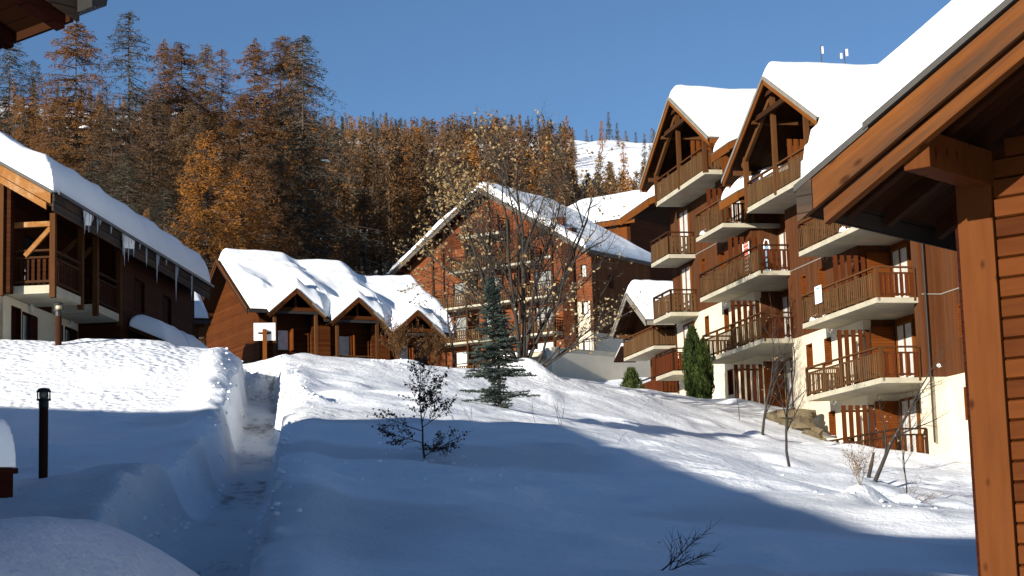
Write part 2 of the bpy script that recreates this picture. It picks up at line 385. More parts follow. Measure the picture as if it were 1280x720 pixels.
# ------------------------------------------------------------------ terrain height
_cp = []
for (px, py, y) in [(640, 722, 20), (900, 722, 19), (1100, 722, 18), (500, 722, 20.5), (375, 690, 22), (1224, 711, 25), (1040, 640, 31.4), (780, 558, 40.5), (900, 600, 35.5),
        (530, 579, 34), (625, 508, 50), (545, 518, 43.6), (400, 513, 43), (341, 515, 43), (560, 463, 61.5), (500, 456, 60), (440, 450, 59), (390, 448, 58.5), (345, 448, 58), (310, 455, 57.5), (652, 466, 64), (700, 477, 70), (750, 483, 76), (600, 487, 57), (470, 480, 52),
        (953, 552, 60), (988, 591, 50), (1090, 600, 46), (1100, 563, 61), (1010, 547, 67), (940, 520, 72), (925, 506, 76), (880, 501, 80), (830, 493, 84), (790, 488, 84),
        (1180, 575, 59), (1150, 640, 40), (1190, 610, 48), (790, 525, 58), (860, 560, 48),
        (53, 592, 28), (0, 517, 43.5), (137, 522, 43.8), (278, 512, 43.5), (0, 427, 50), (60, 431, 51), (150, 438, 53), (240, 444, 55), (283, 463, 56.5), (190, 640, 24), (0, 600, 28), (150, 590, 31), (230, 560, 36),
        (640, 330, 190), (400, 330, 190), (200, 330, 185), (50, 300, 170), (900, 330, 190), (640, 250, 380), (300, 250, 380), (0, 200, 380), (1000, 250, 380),
        (400, 190, 700), (640, 190, 700), (790, 188, 700), (1000, 188, 700), (1300, 180, 700), (0, 150, 700), (-300, 100, 700)]:
    p = at(px, py, y); _cp.append((p[0], p[1], p[2]))
_cp += [(-13.5, 58, 6.0), (-12, 64, 6.2), (-8, 67, 6.3), (-2, 68, 6.5), (-16, 75, 7.2), (-11, 76, 7.0), (-4, 78, 7.2), (-13, 87, 8.0), (-5, 90, 8.6), (-6, 99, 9.7), (-2, 106, 10.2), (-14, 104, 10.2), (-20, 100, 10.2), (-12, 112, 10.8), (-8, 138, 12.4), (5, 128, 12.2), (14, 134, 12.4), (0, 150, 13.5), (3, 112, 10.4), (-1, 118, 11.2), (5, 92, 7.6),
        (14, 66, 3.1), (20, 62, 2.6), (12, 95, 7.2), (20, 90, 7.5), (25, 110, 10), (30, 140, 14), (0, -6, -1.9), (20, 0, -2.0), (-20, 0, -1.2), (0, 6, -1.6), (0, 12, -0.85), (-5, 8, -1.1), (6, 12, -1.1), (9, 18, -.8), (12, 30, 0.4), (-8, 18, .0), (-14, 20, .8),
        (40, 20, -1.5), (40, 70, 4), (-25, 25, 2.0), (-22, 40, 4.2), (-40, 30, 4), (-25, 60, 7.5), (-40, 70, 10), (-45, 110, 15), (60, 140, 14), (-30, 140, 18), (-90, 180, 38), (100, 180, 26), (-200, 380, 95), (200, 380, 80),
        (-450, 700, 185), (-900, 700, 190), (450, 700, 165), (900, 700, 165), (0, 1100, 165), (900, 1100, 165), (-900, 1100, 190), (0, 3500, 150), (-2500, 3500, 150), (2500, 3500, 150), (-300, 0, 0), (300, 0, -3), (300, 150, 15), (-300, 150, 40)]
_cp = np.array(_cp)
def _uv(x, y):
    yy = np.maximum(y, -12.0) + 25.0; return np.stack([2.2 * np.asarray(x) / yy, 2.2 * np.log(yy)], -1)
def _phi(r2): return 0.5 * r2 * np.log(r2 + 1e-12)
_cu = _uv(_cp[:, 0], _cp[:, 1]); _n = len(_cp)
_sc = 1.0 / (np.maximum(_cp[:, 1], 0) + 25.0)
_A = np.zeros((_n + 3, _n + 3)); _d = _cu[:, None] - _cu[None]; _A[:_n, :_n] = _phi((_d ** 2).sum(-1)) + np.eye(_n) * 1e-4
_A[:_n, _n] = 1; _A[:_n, _n + 1:] = _cu; _A[_n:, :_n] = _A[:_n, _n:].T
_w = np.linalg.solve(_A, np.concatenate([_cp[:, 2] * _sc, np.zeros(3)]))
def base_h(x, y):
    x = np.asarray(x, float); y = np.asarray(y, float); sh = np.broadcast(x, y).shape
    x = np.broadcast_to(x, sh).ravel(); y = np.broadcast_to(y, sh).ravel(); out = np.empty(len(x))
    for i in range(0, len(x), 20000):
        u = _uv(x[i:i + 20000], y[i:i + 20000]); r2 = ((u[:, None] - _cu[None]) ** 2).sum(-1)
        out[i:i + 20000] = (_phi(r2) @ _w[:_n] + _w[_n] + u @ _w[_n + 1:]) * (np.maximum(y[i:i + 20000], -12) + 25.0)
    return out.reshape(sh)
PATH_Y = [-20, 0, 12, 18, 24, 28, 34, 40, 46, 52, 56, 70, 90]
PATH_X = [-2.0, -2.3, -2.95, -3.5, -4.1, -4.5, -5.1, -5.75, -6.45, -7.2, -7.8, -9.6, -12]
BUMPS = []   # (x, y, radius, height)
for (px, py, y, r, h) in [(664, 470, 63, .7, .5), (645, 466, 64.5, 1.3, .2), (1075, 643, 33.5, .32, .30), (1092, 652, 33.8, .3, .22), (1062, 640, 33, .25, .12), (700, 532, 43, .8, .2), (1040, 632, 33, 0.5, .1), (940, 508, 74, 1.5, .35), (1120, 640, 37, .5, .14), (1105, 615, 42, .5, .2), (1060, 600, 44, .6, .2), (1135, 655, 36.5, .25, .12),
        (495, 470, 58, .5, .1), (375, 452, 58, .6, .14), (352, 458, 57, .35, .16), (600, 575, 36, 1.6, .12), (545, 580, 34.5, .5, .12), (1085, 595, 46.5, .5, .18), (986, 590, 50.3, .35, .15), (950, 550, 60.3, .5, .2), (388, 508, 44.5, .4, .2), (372, 506, 44.7, .3, .18), (400, 511, 44, .3, .12), (327, 470, 56.5, .35, .3), (318, 472, 56, .25, .25)]:
    p = at(px, py, y); BUMPS.append((p[0], p[1], r, h))
_foot = []
for (px, py, y) in [(1180, 572, 58), (1172, 578, 56), (1176, 590, 53), (1166, 596, 51.5), (1168, 607, 49), (1158, 618, 47), (1162, 628, 45), (1150, 640, 42.5), (1145, 655, 39), (1130, 660, 38)]:
    p = at(px, py, y); _foot.append((p[0], p[1]))
def gz(x, y):
    x = np.asarray(x, float); y = np.asarray(y, float)
    h = base_h(x, y)
    near = 1 - sst(120, 180, y)
    h = h + near * (vnoise(x, y, 5.0, 1) - .5) * .18 + near * (vnoise(x, y, 1.7, 2) - .5) * .13 + near * (vnoise(x, y, .6, 3) - .5) * .05 + near * np.maximum(0, vnoise(x, y, 1.1, 10) - .62) * .35
    h = h + sst(150, 260, y) * (vnoise(x, y, 45, 4) - .5) * 5 + sst(150, 260, y) * (vnoise(x, y, 14, 5) - .5) * 3
    # wind rippled drift lines running down the open slope
    h = h + near * 0.05 * np.sin((x * .35 + y) * 1.1 + 3 * vnoise(x, y, 6, 8)) * sst(2, 6, x)
    c = np.interp(y, PATH_Y, PATH_X); d = x - c + (vnoise(x, y, .9, 6) - .5) * .22
    D = (.78 + .30 * sst(26, 54, y)) * (1 - sst(55.2, 57.5, y)) * sst(-30, 2, y)
    wl = .14 + .5 * (1 - sst(24, 50, y)); wr = .14
    hw = .52 * (1 + .35 * (1 - sst(24, 40, y)))
    prof = np.where(d > 0, 1 - sst(hw, hw + wr, d), 1 - sst(hw - .05, hw - .05 + wl, -d))
    h = h + (vnoise(x, y, .33, 12) - .5) * .16 * np.exp(-((np.abs(d) - hw - .12) / .3) ** 2) * (1 - sst(57, 60, y)) * near
    rim = .10 * np.exp(-((np.abs(d) - hw - .6) / .4) ** 2) * (1 - sst(50, 58, y)) * near
    h = h + rim * (.5 + vnoise(x, y, 1.1, 9)) - D * prof
    h = h + .28 * sst(24, 52, y) * (1 - sst(50, 57, y)) * sst(.3, 1.2, -d) * sst(20, 32, y) * (1 - sst(3, 8, -d))
    for (bx, by, r, hh) in BUMPS:
        h = h + hh * np.exp(-(((x - bx) ** 2 + (y - by) ** 2) / (r * r)))
    for (bx, by) in _foot:
        h = h - .13 * np.exp(-(((x - bx) ** 2 + ((y - by) * .8) ** 2) / (.17 ** 2)))
    # low mound close to the camera on the left, a drift against the near building
    m = .37 + .05 * (vnoise(x, y, .8, 14) - .5) + .10 * (vnoise(x, y, 2.2, 15) - .5) - np.where(y > 12, .085, .03) * (y - 12) ** 2 - .6 * np.clip(x + 2.9, 0, None) ** 1.4 - .08 * np.clip(-2.9 - x, 0, None)
    k = .12; q = np.clip(.5 + .5 * (m - h) / k, 0, 1); h = np.where(m > h - k, h * (1 - q) + m * q + k * q * (1 - q), h)
    return h
def gz1(x, y): return float(gz(np.array([x]), np.array([y]))[0])

def build_ground():
    ys = [-60, -45, -32, -22, -15, -10, -6, -3, 0, 2, 4, 6]
    y = 7.0
    while y < 2.2e3:
        ys.append(y); y += max(.13, (y - 10) * .0042 if y < 100 else y * .0055) if y < 300 else y * .018
    ys += [2600, 3200, 4000]
    xs = [0.0]; x = 0.0
    while x < 13: x += .15; xs.append(x)
    while x < 60: x *= 1.05; xs.append(x)
    while x < 3500: x *= 1.13; xs.append(x)
    xs2 = [0.0]; x = 0.0
    while x < 15: x += .13; xs2.append(x)
    while x < 60: x *= 1.045; xs2.append(x)
    while x < 3500: x *= 1.13; xs2.append(x)
    X = np.array([-v for v in xs2[::-1]] + xs[1:]); Y = np.array(ys)
    gx, gy = np.meshgrid(X, Y); Z = gz(gx, gy)
    V = np.stack([gx, gy, Z], -1).reshape(-1, 3); nx = len(X); ny = len(Y)
    i = np.arange(ny - 1)[:, None] * nx + np.arange(nx - 1)[None]; F = np.stack([i, i + 1, i + nx + 1, i + nx], -1).reshape(-1, 4)
    me = npmesh('ground', V, F, ['snow'], True)
    P4 = V[F]; nn = np.cross(P4[:, 2] - P4[:, 0], P4[:, 3] - P4[:, 1]); nn /= np.linalg.norm(nn, axis=1)[:, None]
    me.polygons.foreach_set('use_smooth', (np.abs(nn[:, 2]) > .72) | (P4[:, 0, 1] > 70))
    xx, yy = V[:, 0], V[:, 1]
    c = np.interp(yy, PATH_Y, PATH_X); d = np.abs(xx - c)
    dirt = (1 - sst(.35, .6, d)) * (1 - sst(56, 58, yy)) * (.62 + .6 * vnoise(xx, yy, 2.5, 21)) * sst(14, 17, yy)
    dirt = np.maximum(dirt, .95 * np.exp(-(((xx - (c + .38)) / .25) ** 2)) * sst(45, 50, yy) * (1 - sst(56, 58, yy)) * 1.25)
    dirt = np.maximum(dirt, .55 * np.exp(-(((xx + 6) / 2.2) ** 2 + ((yy - 57) / 1.6) ** 2))); dirt = np.maximum(dirt, .62 * sst(.45, .75, vnoise(xx, yy, 3.0, 41)) * (yy < 45) * (yy > 15))
    a = me.attributes.new('dirt', 'FLOAT', 'POINT'); a.data.foreach_set('value', dirt.astype(np.float32))
    cr = .55 * (1 - sst(-9.5, -7.5, xx)) * sst(38, 42, yy) * (1 - sst(60, 66, yy)) * sst(.3, .6, vnoise(xx, yy, 3, 22) + .25) + .25 * sst(.55, .8, vnoise(xx, yy, 4, 23)) * (yy < 110)
    a = me.attributes.new('crust', 'FLOAT', 'POINT'); a.data.foreach_set('value', cr.astype(np.float32))
    o = link('ground', me); tag(o, 'snow covered slope with a trodden path cut through it', None, None, 'structure')
build_ground()
# ------------------------------------------------------------------ snow lying on a roof
def snow_blanket(name, T, rects, hfun, th, r=None, step=.25, blur=2, seed=0, wav=.08, parent=None, wfun=None):
    r = r or th * .7
    def coords(i):
        br = sorted(set([q[i] for q in rects] + [q[i + 1] for q in rects]))
        out = []
        for a, b in zip(br[:-1], br[1:]):
            L = b - a; n = max(1, int(L / step)); mid = list(np.linspace(a, b, n + 1))
            ex = [a + r * t for t in (.04, .12, .25, .45, .7) if r * t < L / 2] + [b - r * t for t in (.04, .12, .25, .45, .7) if r * t < L / 2]
            out += mid + ex
        out = sorted(out); res = [out[0]]
        for v in out[1:]:
            if v - res[-1] > 1e-4: res.append(v)
        return np.array(res)
    X = coords(0); Y = coords(2); gx, gy = np.meshgrid(X, Y)
    dist = np.full(gx.shape, -1e9)
    for q in rects:
        dist = np.maximum(dist, np.minimum(np.minimum(gx - q[0], q[1] - gx), np.minimum(gy - q[2], q[3] - gy)))
    h = hfun(gx, gy); hs = h.copy()
    for _ in range(blur):
        p = np.pad(hs, 1, mode='edge'); hs = np.maximum((p[:-2, 1:-1] + p[2:, 1:-1] + p[1:-1, :-2] + p[1:-1, 2:] + 2 * p[1:-1, 1:-1]) / 6, h * .0 + np.minimum(hs, h))
        hs = (hs + (p[:-2, :-2] + p[2:, 2:] + p[:-2, 2:] + p[2:, :-2]) / 4) / 2
    d = np.clip(dist / r, 0, 1); prof = np.sqrt(np.clip(1 - (1 - d) ** 2, 0, 1))
    thk = (th + (wfun(gx, gy) if wfun else 0)) * (1 + (vnoise(gx, gy, .8, seed + 35) - .5) * .16 * (1 - np.clip(dist / (2.2 * r), 0, 1)) + (vnoise(gx, gy, 1.6, seed + 31) - .5) * wav * 4 + (vnoise(gx, gy, .5, seed + 33) - .5) * wav)
    top = h + .01 + prof * (thk + np.maximum(hs - h, 0) * np.clip(d, 0, 1))
    V = np.stack([gx, gy, top - T.z], -1).reshape(-1, 3); nx = len(X); ny = len(Y)
    i = np.arange(ny - 1)[:, None] * nx + np.arange(nx - 1)[None]; F = np.stack([i, i + 1, i + nx + 1, i + nx], -1).reshape(-1, 4)
    fc = dist.ravel()[F].min(1); F = F[fc > -1e-6]
    used = np.unique(F); mp = -np.ones(len(V), int); mp[used] = np.arange(len(used)); V = V[used]; F = mp[F]
    # close below with a sheet on the roof
    n = len(V); bot = V.copy(); hh = (h.ravel() - T.z)[used]; bot[:, 2] = np.minimum(hh + .004, V[:, 2] - .003)
    V = np.concatenate([V, bot]); F2 = F[:, ::-1] + n
    E = {}
    for f in F:
        for a, b in zip(f, np.roll(f, -1)):
            if (b, a) in E: del E[(b, a)]
            else: E[(a, b)] = 1
    side = np.array([(b, a, a + n, b + n) for (a, b) in E])
    F = np.concatenate([F, F2, side])
    o = link(name, npmesh(name, V, F, ['roof_snow'], True), parent or T.o); return o

# ------------------------------------------------------------------ shared building pieces
def railing(T, parent, pts, z, bal='slat_grey', rail='timber', w=.09, gap=.085, h=1.05, post=1.75, tall_post=None, solid=False):
    """posts and rails as one part, balusters joined as another, along a polyline on a slab at height z"""
    mb = MB(); bb = MB()
    for (p, q) in zip(pts[:-1], pts[1:]):
        p = Vector((p[0], p[1], 0)); q = Vector((q[0], q[1], 0)); L = (q - p).length; d = (q - p) / L
        n = max(1, round(L / post))
        for i in range(n + 1):
            c = p + d * (L * i / n); mb.beam((c.x, c.y, z - .12), (c.x, c.y, z + h - .02), .09, .09, (d.x, d.y, 0))
        mb.beam((p.x, p.y, z + h), (q.x, q.y, z + h), .11, .06)
        mb.beam((p.x, p.y, z + h - .2), (q.x, q.y, z + h - .2), .05, .06); mb.beam((p.x, p.y, z + .12), (q.x, q.y, z + .12), .05, .07)
        k = int(L / (w + gap))
        off = Vector((-d.y, d.x, 0)) * .045
        for i in range(k):
            c = p + d * ((i + .5) * L / k)
            for sg in ((1,) if True else (1, -1)):
                e = c + off * sg; j = random.uniform(-.008, .008)
                bb.beam((e.x + j * d.x, e.y + j * d.y, z + .05 + random.uniform(-.01, .01)), (e.x, e.y, z + h - .11), w, .025, (d.x, d.y, 0)) if False else \
                bb.hexa(_bal(e, d, w, .012, z + .05, z + h - .19))
    r = T.part('railing', mb, rail, parent); T.part('balusters', bb, bal, parent, kind='stuff'); return r
def _bal(c, d, w, t, z0, z1):
    a = d * (w / 2); b = Vector((-d.y, d.x, 0)) * (t / 2)
    P = [c - a - b, c + a - b, c + a + b, c - a + b]
    return [(p.x, p.y, z0) for p in P] + [(p.x, p.y, z1) for p in P]
def window_y(T, x, y0, y1, z0, z1, nx=-1, depth=.2, frame='shutter', pane='window_dark', lining=.05):
    """window in a wall whose face is x = const (face looks to nx); lined opening, frame and pane set back"""
    mb = MB(); a = x + nx * .012; b = x - nx * depth
    mb.box(a, b, y0 - .002, y0 + lining, z0, z1).box(a, b, y1 - lining, y1 + .002, z0, z1)
    mb.box(a, b, y0 + lining, y1 - lining, z1 - lining, z1 + .002).box(a, b, y0 + lining, y1 - lining, z0 - .002, z0 + lining)
    mb.box(b, b + nx * .04, y0 + lining, y0 + lining + .06, z0 + lining, z1 - lining).box(b, b + nx * .04, y1 - lining - .06, y1 - lining, z0 + lining, z1 - lining)
    f = T.part('window', mb, frame)
    pb = MB().box(b - nx * .02, b + nx * .01, y0 + lining, y1 - lining, z0 + lining, z1 - lining); T.part('pane', pb, pane, f); return f
def window_x(T, y, x0, x1, z0, z1, ny=-1, depth=.18, frame='shutter', pane='curtain', lining=.06, mullion=False):
    mb = MB(); a = y + ny * .012; b = y - ny * depth
    mb.box(x0 - .002, x0 + lining, a, b, z0, z1).box(x1 - lining, x1 + .002, a, b, z0, z1)
    mb.box(x0 + lining, x1 - lining, a, b, z1 - lining, z1 + .002).box(x0 + lining, x1 - lining, a, b, z0 - .002, z0 + lining)
    if mullion: mb.box((x0 + x1) / 2 - .03, (x0 + x1) / 2 + .03, b, b + ny * .05, z0 + lining, z1 - lining)
    f = T.part('window', mb, frame)
    T.part('pane', MB().box(x0 + lining, x1 - lining, b - ny * .02, b + ny * .01, z0 + lining, z1 - lining), pane, f); return f
def door_y(T, x, y0, y1, z0, z1, nx=-1, frame='barge'):
    """glazed balcony door with curtains in a wall x = const"""
    mb = MB(); t = .09; a = x + nx * .05
    for q in (y0, (y0 + y1) / 2 - t / 2, y1 - t): mb.box(x - nx * .03, a, q, q + t, z0, z1)
    mb.box(x - nx * .03, a + nx * .003, y0 - .003, y1 + .003, z1 - t, z1 + .003); mb.box(x - nx * .03, a + nx * .003, y0 - .003, y1 + .003, z0, z0 + .22)
    f = T.part('door', mb, frame)
    m = (y0 + y1) / 2
    for (p, q) in ((y0 + t, m - t / 2), (m + t / 2, y1 - t)):
        T.part('pane', MB().box(x - nx * .01, x + nx * .012, p, q, z0 + .22, z1 - t), 'curtain', f)
    return f
def slab(T, x0, x1, y0, y1, ztop, th=.18):
    """concrete balcony slab"""
    return T.part('balcony', MB().box(x0, x1, y0, y1, ztop - th, ztop), 'concrete')

def gable_front(T, xf, xb, yc, zr, half_l, half_r, slope, parts=('barge', 'zinc'), overs=.0, name='gable', snow=.6, seed=0, tile='tile_edge', barge_h=.3, slope_l=None):
    """roof whose ridge runs along x at y = yc (ridge top height zr), gable end at x = xf looking to -x;
       half_l is the reach toward +y, half_r toward -y."""
    th = .16; sl = slope; sL = slope_l or slope
    mb = MB()
    for sg, hf, s_ in ((1, half_l, sL), (-1, half_r, sl)):
        ye = yc + sg * hf; ze = zr - s_ * hf
        mb.prism([(xf + .04, yc, zr - .05), (xf + .04, ye, ze - .05), (xf + .04, ye, ze - th - .05), (xf + .04, yc, zr - th - .05)], (xb - xf - .04, 0, 0))
    roof = T.part('roof', mb, 'soffit')
    # covering: thin sheet proud of the boards
    mc = MB()
    for sg, hf, s_ in ((1, half_l, sL), (-1, half_r, sl)):
        ye = yc + sg * (hf + .06); ze = zr - s_ * (hf + .06)
        mc.prism([(xf - .05, yc, zr), (xf - .05, ye, ze), (xf - .05, ye, ze - .047), (xf - .05, yc, zr - .047)], (xb - xf + .05, 0, 0))
    T.part('roof_covering', mc, tile, roof)
    for sg, hf, s_ in ((1, half_l, sL), (-1, half_r, sl)):
        ye = yc + sg * hf; ze = zr - s_ * hf; o = .05
        m1 = MB().prism([(xf, yc + sg * .003, zr - o), (xf, ye, ze - o), (xf, ye, ze - o - barge_h), (xf, yc + sg * .003, zr - o - barge_h)], (-.045, 0, 0))
        T.part('bargeboard', m1, parts[0], roof)
        m2 = MB().prism([(xf - .06, yc + sg * .004, zr + .03), (xf - .06, ye + sg * .08, ze + .03 - s_ * .08), (xf - .06, ye + sg * .08, ze - .11 - s_ * .08), (xf - .06, yc + sg * .004, zr - .11)], (-.03, 0, 0))
        T.part('flashing', m2, parts[1], roof)
        m3 = MB().box(xf + .05, xb, ye + sg * .003, ye + sg * .045, ze - .3, ze - .052); T.part('fascia', m3, parts[0], roof)
    if snow:
        hf = lambda x, y: zr - np.where(y > yc, (y - yc) * sL, (yc - y) * sl)
        snow_blanket('roof_snow', T, [(xf + .02, xb, yc - half_r + .03, yc + half_l - .03)], hf, snow, seed=seed, parent=None)
    return roof

def screen_x(T, x0, x1, y, z0, z1, ny=-1, mat='slat_red', w=.16, gap=.055, parent=None):
    """tall privacy screen of upright boards in a plane y = const"""
    n = max(2, int((x1 - x0 + gap) / (w + gap)) + 0); f = MB()
    f.box(x0, x1, y, y + .05, z1 - .28, z1 - .2).box(x0, x1, y, y + .05, z0 + .2, z0 + .28)
    fr = T.part('screen', f, 'timber_dark', parent)
    st = (x1 - x0 - w) / (n - 1); me = None
    for i in range(n):
        if me is None:
            me = MB().box(0, w, 0, .03, z0, z1 - .03).mesh('board', mat, False, T.z)
        o = link('board', me, fr); o.location = (x0 + i * st, y + ny * .035, 0)
    return fr

# ================================================================== the long apartment block on the right
def apartment_block():
    T = Thing('apartment_block', 'long red-brown and cream apartment block with stacked wooden balconies on the right', 'apartment building', (12.32, 61.75, 2.0), R(12.3))
    L = {0: 3.0, 1: 5.73, 2: 8.46, 3: 11.2, 4: 13.92, 5: 16.65}
    NX = (-1, 0, 0); UY = (0, 1, 0)
    wx = 1.35
    # plaster base and boarded upper walls, bay by bay
    hb1 = [(9.45, 10.1, 7.05, 8.05), (7.5, 8.2, 7.0, 8.05), (7.5, 8.15, 4.2, 5.25)]
    T.part('wall', MB().wall((wx, 0, 0), UY, NX, (4.4, 11.6), (1.5, 8.46), hb1, .3), 'plaster')
    hw1 = [(9.6, 10.15, 9.9, 10.8), (7.55, 8.3, 9.75, 10.8)]
    T.part('wall', MB().wall((wx - .04, 0, 0), UY, NX, (4.4, 11.6), (8.46, 14.6), hw1, .34), 'cladding')
    T.part('moulding', MB().box(wx - .06, wx - .038, 6.95, 11.25, 11.14, 11.18), 'zinc')
    for (a, b, c, d) in hb1: window_y(T, wx, a, b, c, d, depth=.22)
    for (a, b, c, d) in hw1: window_y(T, wx - .04, a, b, c, d, depth=.22)
    # near, set back part with its windows
    hn = [(-2.0, -1.4, 4.15, 5.25)]; T.part('wall', MB().wall((2.3, 0, 0), UY, NX, (-7, -.2), (1.0, 5.73), hn, .3), 'plaster')
    hn2 = [(-2.0, -1.4, 6.9, 8.0)]; T.part('wall', MB().wall((2.26, 0, 0), UY, NX, (-7, -.2), (5.73, 16.0), hn2, .34), 'cladding')
    T.part('moulding', MB().box(2.235, 2.258, -7, -.25, 8.52, 8.56), 'zinc')
    for (a, b, c, d), x in ((hn[0], 2.3), (hn2[0], 2.26)): window_y(T, x, a, b, c, d, depth=.22)
    # pillar between the set back part and the first balconies
    T.part('pillar', MB().box(1.56, 2.5, -.2, .35, 1.0, 5.73), 'plaster')
    T.part('pillar', MB().box(1.52, 2.5, -.24, .35, 5.73, 15.5), 'cladding')
    T.part('moulding', MB().box(1.55, 2.26, -.27, -.242, 8.52, 8.56), 'zinc')
    # recessed back walls behind the balconies
    def recess(y0, y1, zb, zsplit, ztop):
        T.part('wall', MB().wall((2.62, 0, 0), UY, NX, (y0, y1), (zb, zsplit), [], .25), 'plaster')
        T.part('wall', MB().wall((2.58, 0, 0), UY, NX, (y0, y1), (zsplit, ztop), [], .29), 'cladding_orange')
        T.part('wall', MB().box(wx + .3, 2.61, y1 - .02, y1 + .2, zb, zsplit), 'plaster'); T.part('wall', MB().box(wx + .3, 2.6, y1 - .04, y1 + .2, zsplit, ztop), 'cladding')
    def bay(a0, z):
        screen_x(T, .28, 1.52, a0 + 4.3, z + .06, z + 2.2, w=.165, gap=.05)
        T.part('panel', MB().box(1.6, 2.5, a0 + 4.29, a0 + 4.33, z + .05, z + 2.3), 'shutter')
        door_y(T, 2.55, a0 + 2.75, a0 + 4.2, z + .02, z + 2.35)
    recess(-.2, 4.42, 1.5, 5.73, 13.8)
    # bay 1 balconies
    for lv, sp in ((1, None), (2, None), (3, None)):
        z = L[lv]; s = slab(T, 0, 2.7, 0, 6.9, z)
        mat = 'timber' if lv != 1 else 'timber_dark'
        railing(T, s, [(.05, .05), (.05, 6.85), (1.3, 6.85)], z, 'slat_grey', 'timber'); railing(T, s, [(1.42, .045), (.11, .045)], z, 'slat_red', 'timber', w=.13, gap=.04 if lv > 1 else .09, post=3)
    for lv in (0, 1, 2, 3): bay(0, L[lv])
    # ground floor terrace rail half sunk in the snow
    g = T.part('terrace', MB().box(.4, 2.7, -.1, 6.8, 2.6, 2.86), 'concrete')
    railing(T, g, [(.45, 6.3), (.45, 0), (1.5, 0)], 2.95, 'slat_red', 'timber_dark', post=1.1)
    # bay 2
    hb2 = [(21.95, 22.55, 9.9, 10.85), (19.15, 19.8, 9.8, 10.8), (19.0, 19.7, 6.95, 8.07)]
    T.part('wall', MB().wall((wx, 0, 0), UY, NX, (15.75, 27.1), (4.0, 11.2), hb2, .3), 'plaster')
    hw2 = [(22.0, 22.6, 12.85, 13.55), (19.2, 19.95, 12.5, 13.4)]
    T.part('wall', MB().wall((wx - .04, 0, 0), UY, NX, (15.75, 27.1), (11.2, 17.2), hw2, .34), 'cladding')
    T.part('moulding', MB().box(wx - .06, wx - .038, 19.3, 27.1, 13.87, 13.91), 'zinc')
    for (a, b, c, d) in hb2: window_y(T, wx, a, b, c, d, depth=.22)
    for (a, b, c, d) in hw2: window_y(T, wx - .04, a, b, c, d, depth=.22)
    T.part('wall', MB().box(wx - .03, 11, 26.9, 27.1, 4.0, 17.2), 'cladding')
    recess(11.3, 15.77, 4.0, 8.46, 16.3)
    T.part('wall', MB().box(wx + .31, 2.59, 11.3, 11.6, 4.0, 8.4), 'plaster')
    T.part('wall', MB().box(wx + .31, 2.57, 11.28, 11.58, 8.4, 16.5), 'cladding')
    for lv in (2, 3):
        z = L[lv]; s = slab(T, 0, 2.7, 11.3, 19.0, z)
        rl = 'timber' if lv == 2 else 'timber_dark'
        railing(T, s, [(.05, 11.35), (.05, 18.95), (1.3, 18.95)], z, 'slat_grey', rl); railing(T, s, [(1.42, 11.345), (.11, 11.345)], z, 'slat_red', rl, w=.15, gap=.06, post=3)
    z = L[4]; s = slab(T, 0, 2.7, 15.5, 19.2, z)
    railing(T, s, [(1.42, 15.55), (.05, 15.55), (.05, 19.15), (1.3, 19.15)], z)
    for lv in (1, 2, 3): bay(11.45, L[lv])
    screen_x(T, .28, 1.25, 18.3, L[4] + .06, L[4] + 2.1, w=.18); door_y(T, wx - .05, 16.6, 18.0, L[4] + .02, L[4] + 2.3)
    # bay 3, the short balconies on the far end of the wall
    for lv in (2, 3, 4):
        z = L[lv]; s = slab(T, 0, 1.36, 23.4, 26.25, z)
        railing(T, s, [(1.3, 23.45), (.05, 23.45), (.05, 26.2), (1.3, 26.2)], z, 'slat_grey' if lv > 2 else 'slat_red', 'timber_dark', w=.15, gap=.04)
        door_y(T, wx - .05, 24.1, 25.6, z + .02, z + 2.4)
    T.part('downpipe', MB().tube([(1.66, -.3, 3.5), (1.66, -.3, 15.0)], .035, 8), 'metal_dark')
    T.part('vent', MB().tube([(2.0, -.242, 6.1), (2.0, -.275, 6.1)], .07, 10), 'white')
    # ---- gabled top balconies
    def dormer(y0, y1, z, yc, zr, hl, hr, sl, sd):
        slope = sl
        s = slab(T, -.05, 2.7, y0, y1, z, .2)
        railing(T, s, [(1.0, y0 + .06), (.02, y0 + .06), (.02, y1 - .06), (1.4, y1 - .06)], z, 'slat_grey', 'timber', w=.11, gap=.045)
        rz = lambda y: zr - slope * abs(y - yc) - .25
        ym = (y0 + y1) / 2
        for yy in (y0 + .05, ym, y1 - .05): T.part('post', MB().box(-.1, .08, yy - .09, yy + .09, z - .12, rz(yy)), 'timber')
        # truss: collar beam, struts, king post, raking chords
        xb = -.18
        T.part('collar_beam', MB().beam((xb, yc - 1.9, rz(yc - 1.9) + .05), (xb, yc + 1.9, rz(yc + 1.9) + .05), .14, .2), 'timber_dark')
        T.part('collar_beam', MB().beam((xb, yc - .75, rz(yc - .75) + .1), (xb, yc + .75, rz(yc + .75) + .1), .12, .16), 'timber_dark')
        for sg in (1, -1):
            T.part('rafter', MB().beam((.0, yc + sg * .1, zr - .42), (.0, yc + sg * (hl - 1.2), zr - .42 - slope * (hl - 1.3)), .14, .22), 'timber')
            T.part('tie', MB().beam((-.35, yc + sg * (hl - 1.0), zr - .5 - slope * (hl - 1.0)), (2.6, yc + sg * (hl - 1.0), zr - .5 - slope * (hl - 1.0)), .14, .18), 'timber')
            T.part('tie', MB().beam((-.35, yc + sg * 1.9, rz(yc + 1.9) - .05), (2.6, yc + sg * 1.9, rz(yc + 1.9) - .05), .14, .18), 'timber')
        # back wall of the loggia
        pts = [(2.72, y0 - .6, z - .2), (2.72, y1 + .9, z - .2), (2.72, y1 + .9, rz(y1 + .9)), (2.72, yc, zr - .25), (2.72, y0 - .6, rz(y0 - .6))]
        T.part('wall', MB().prism(pts, (.3, 0, 0)), 'cladding')
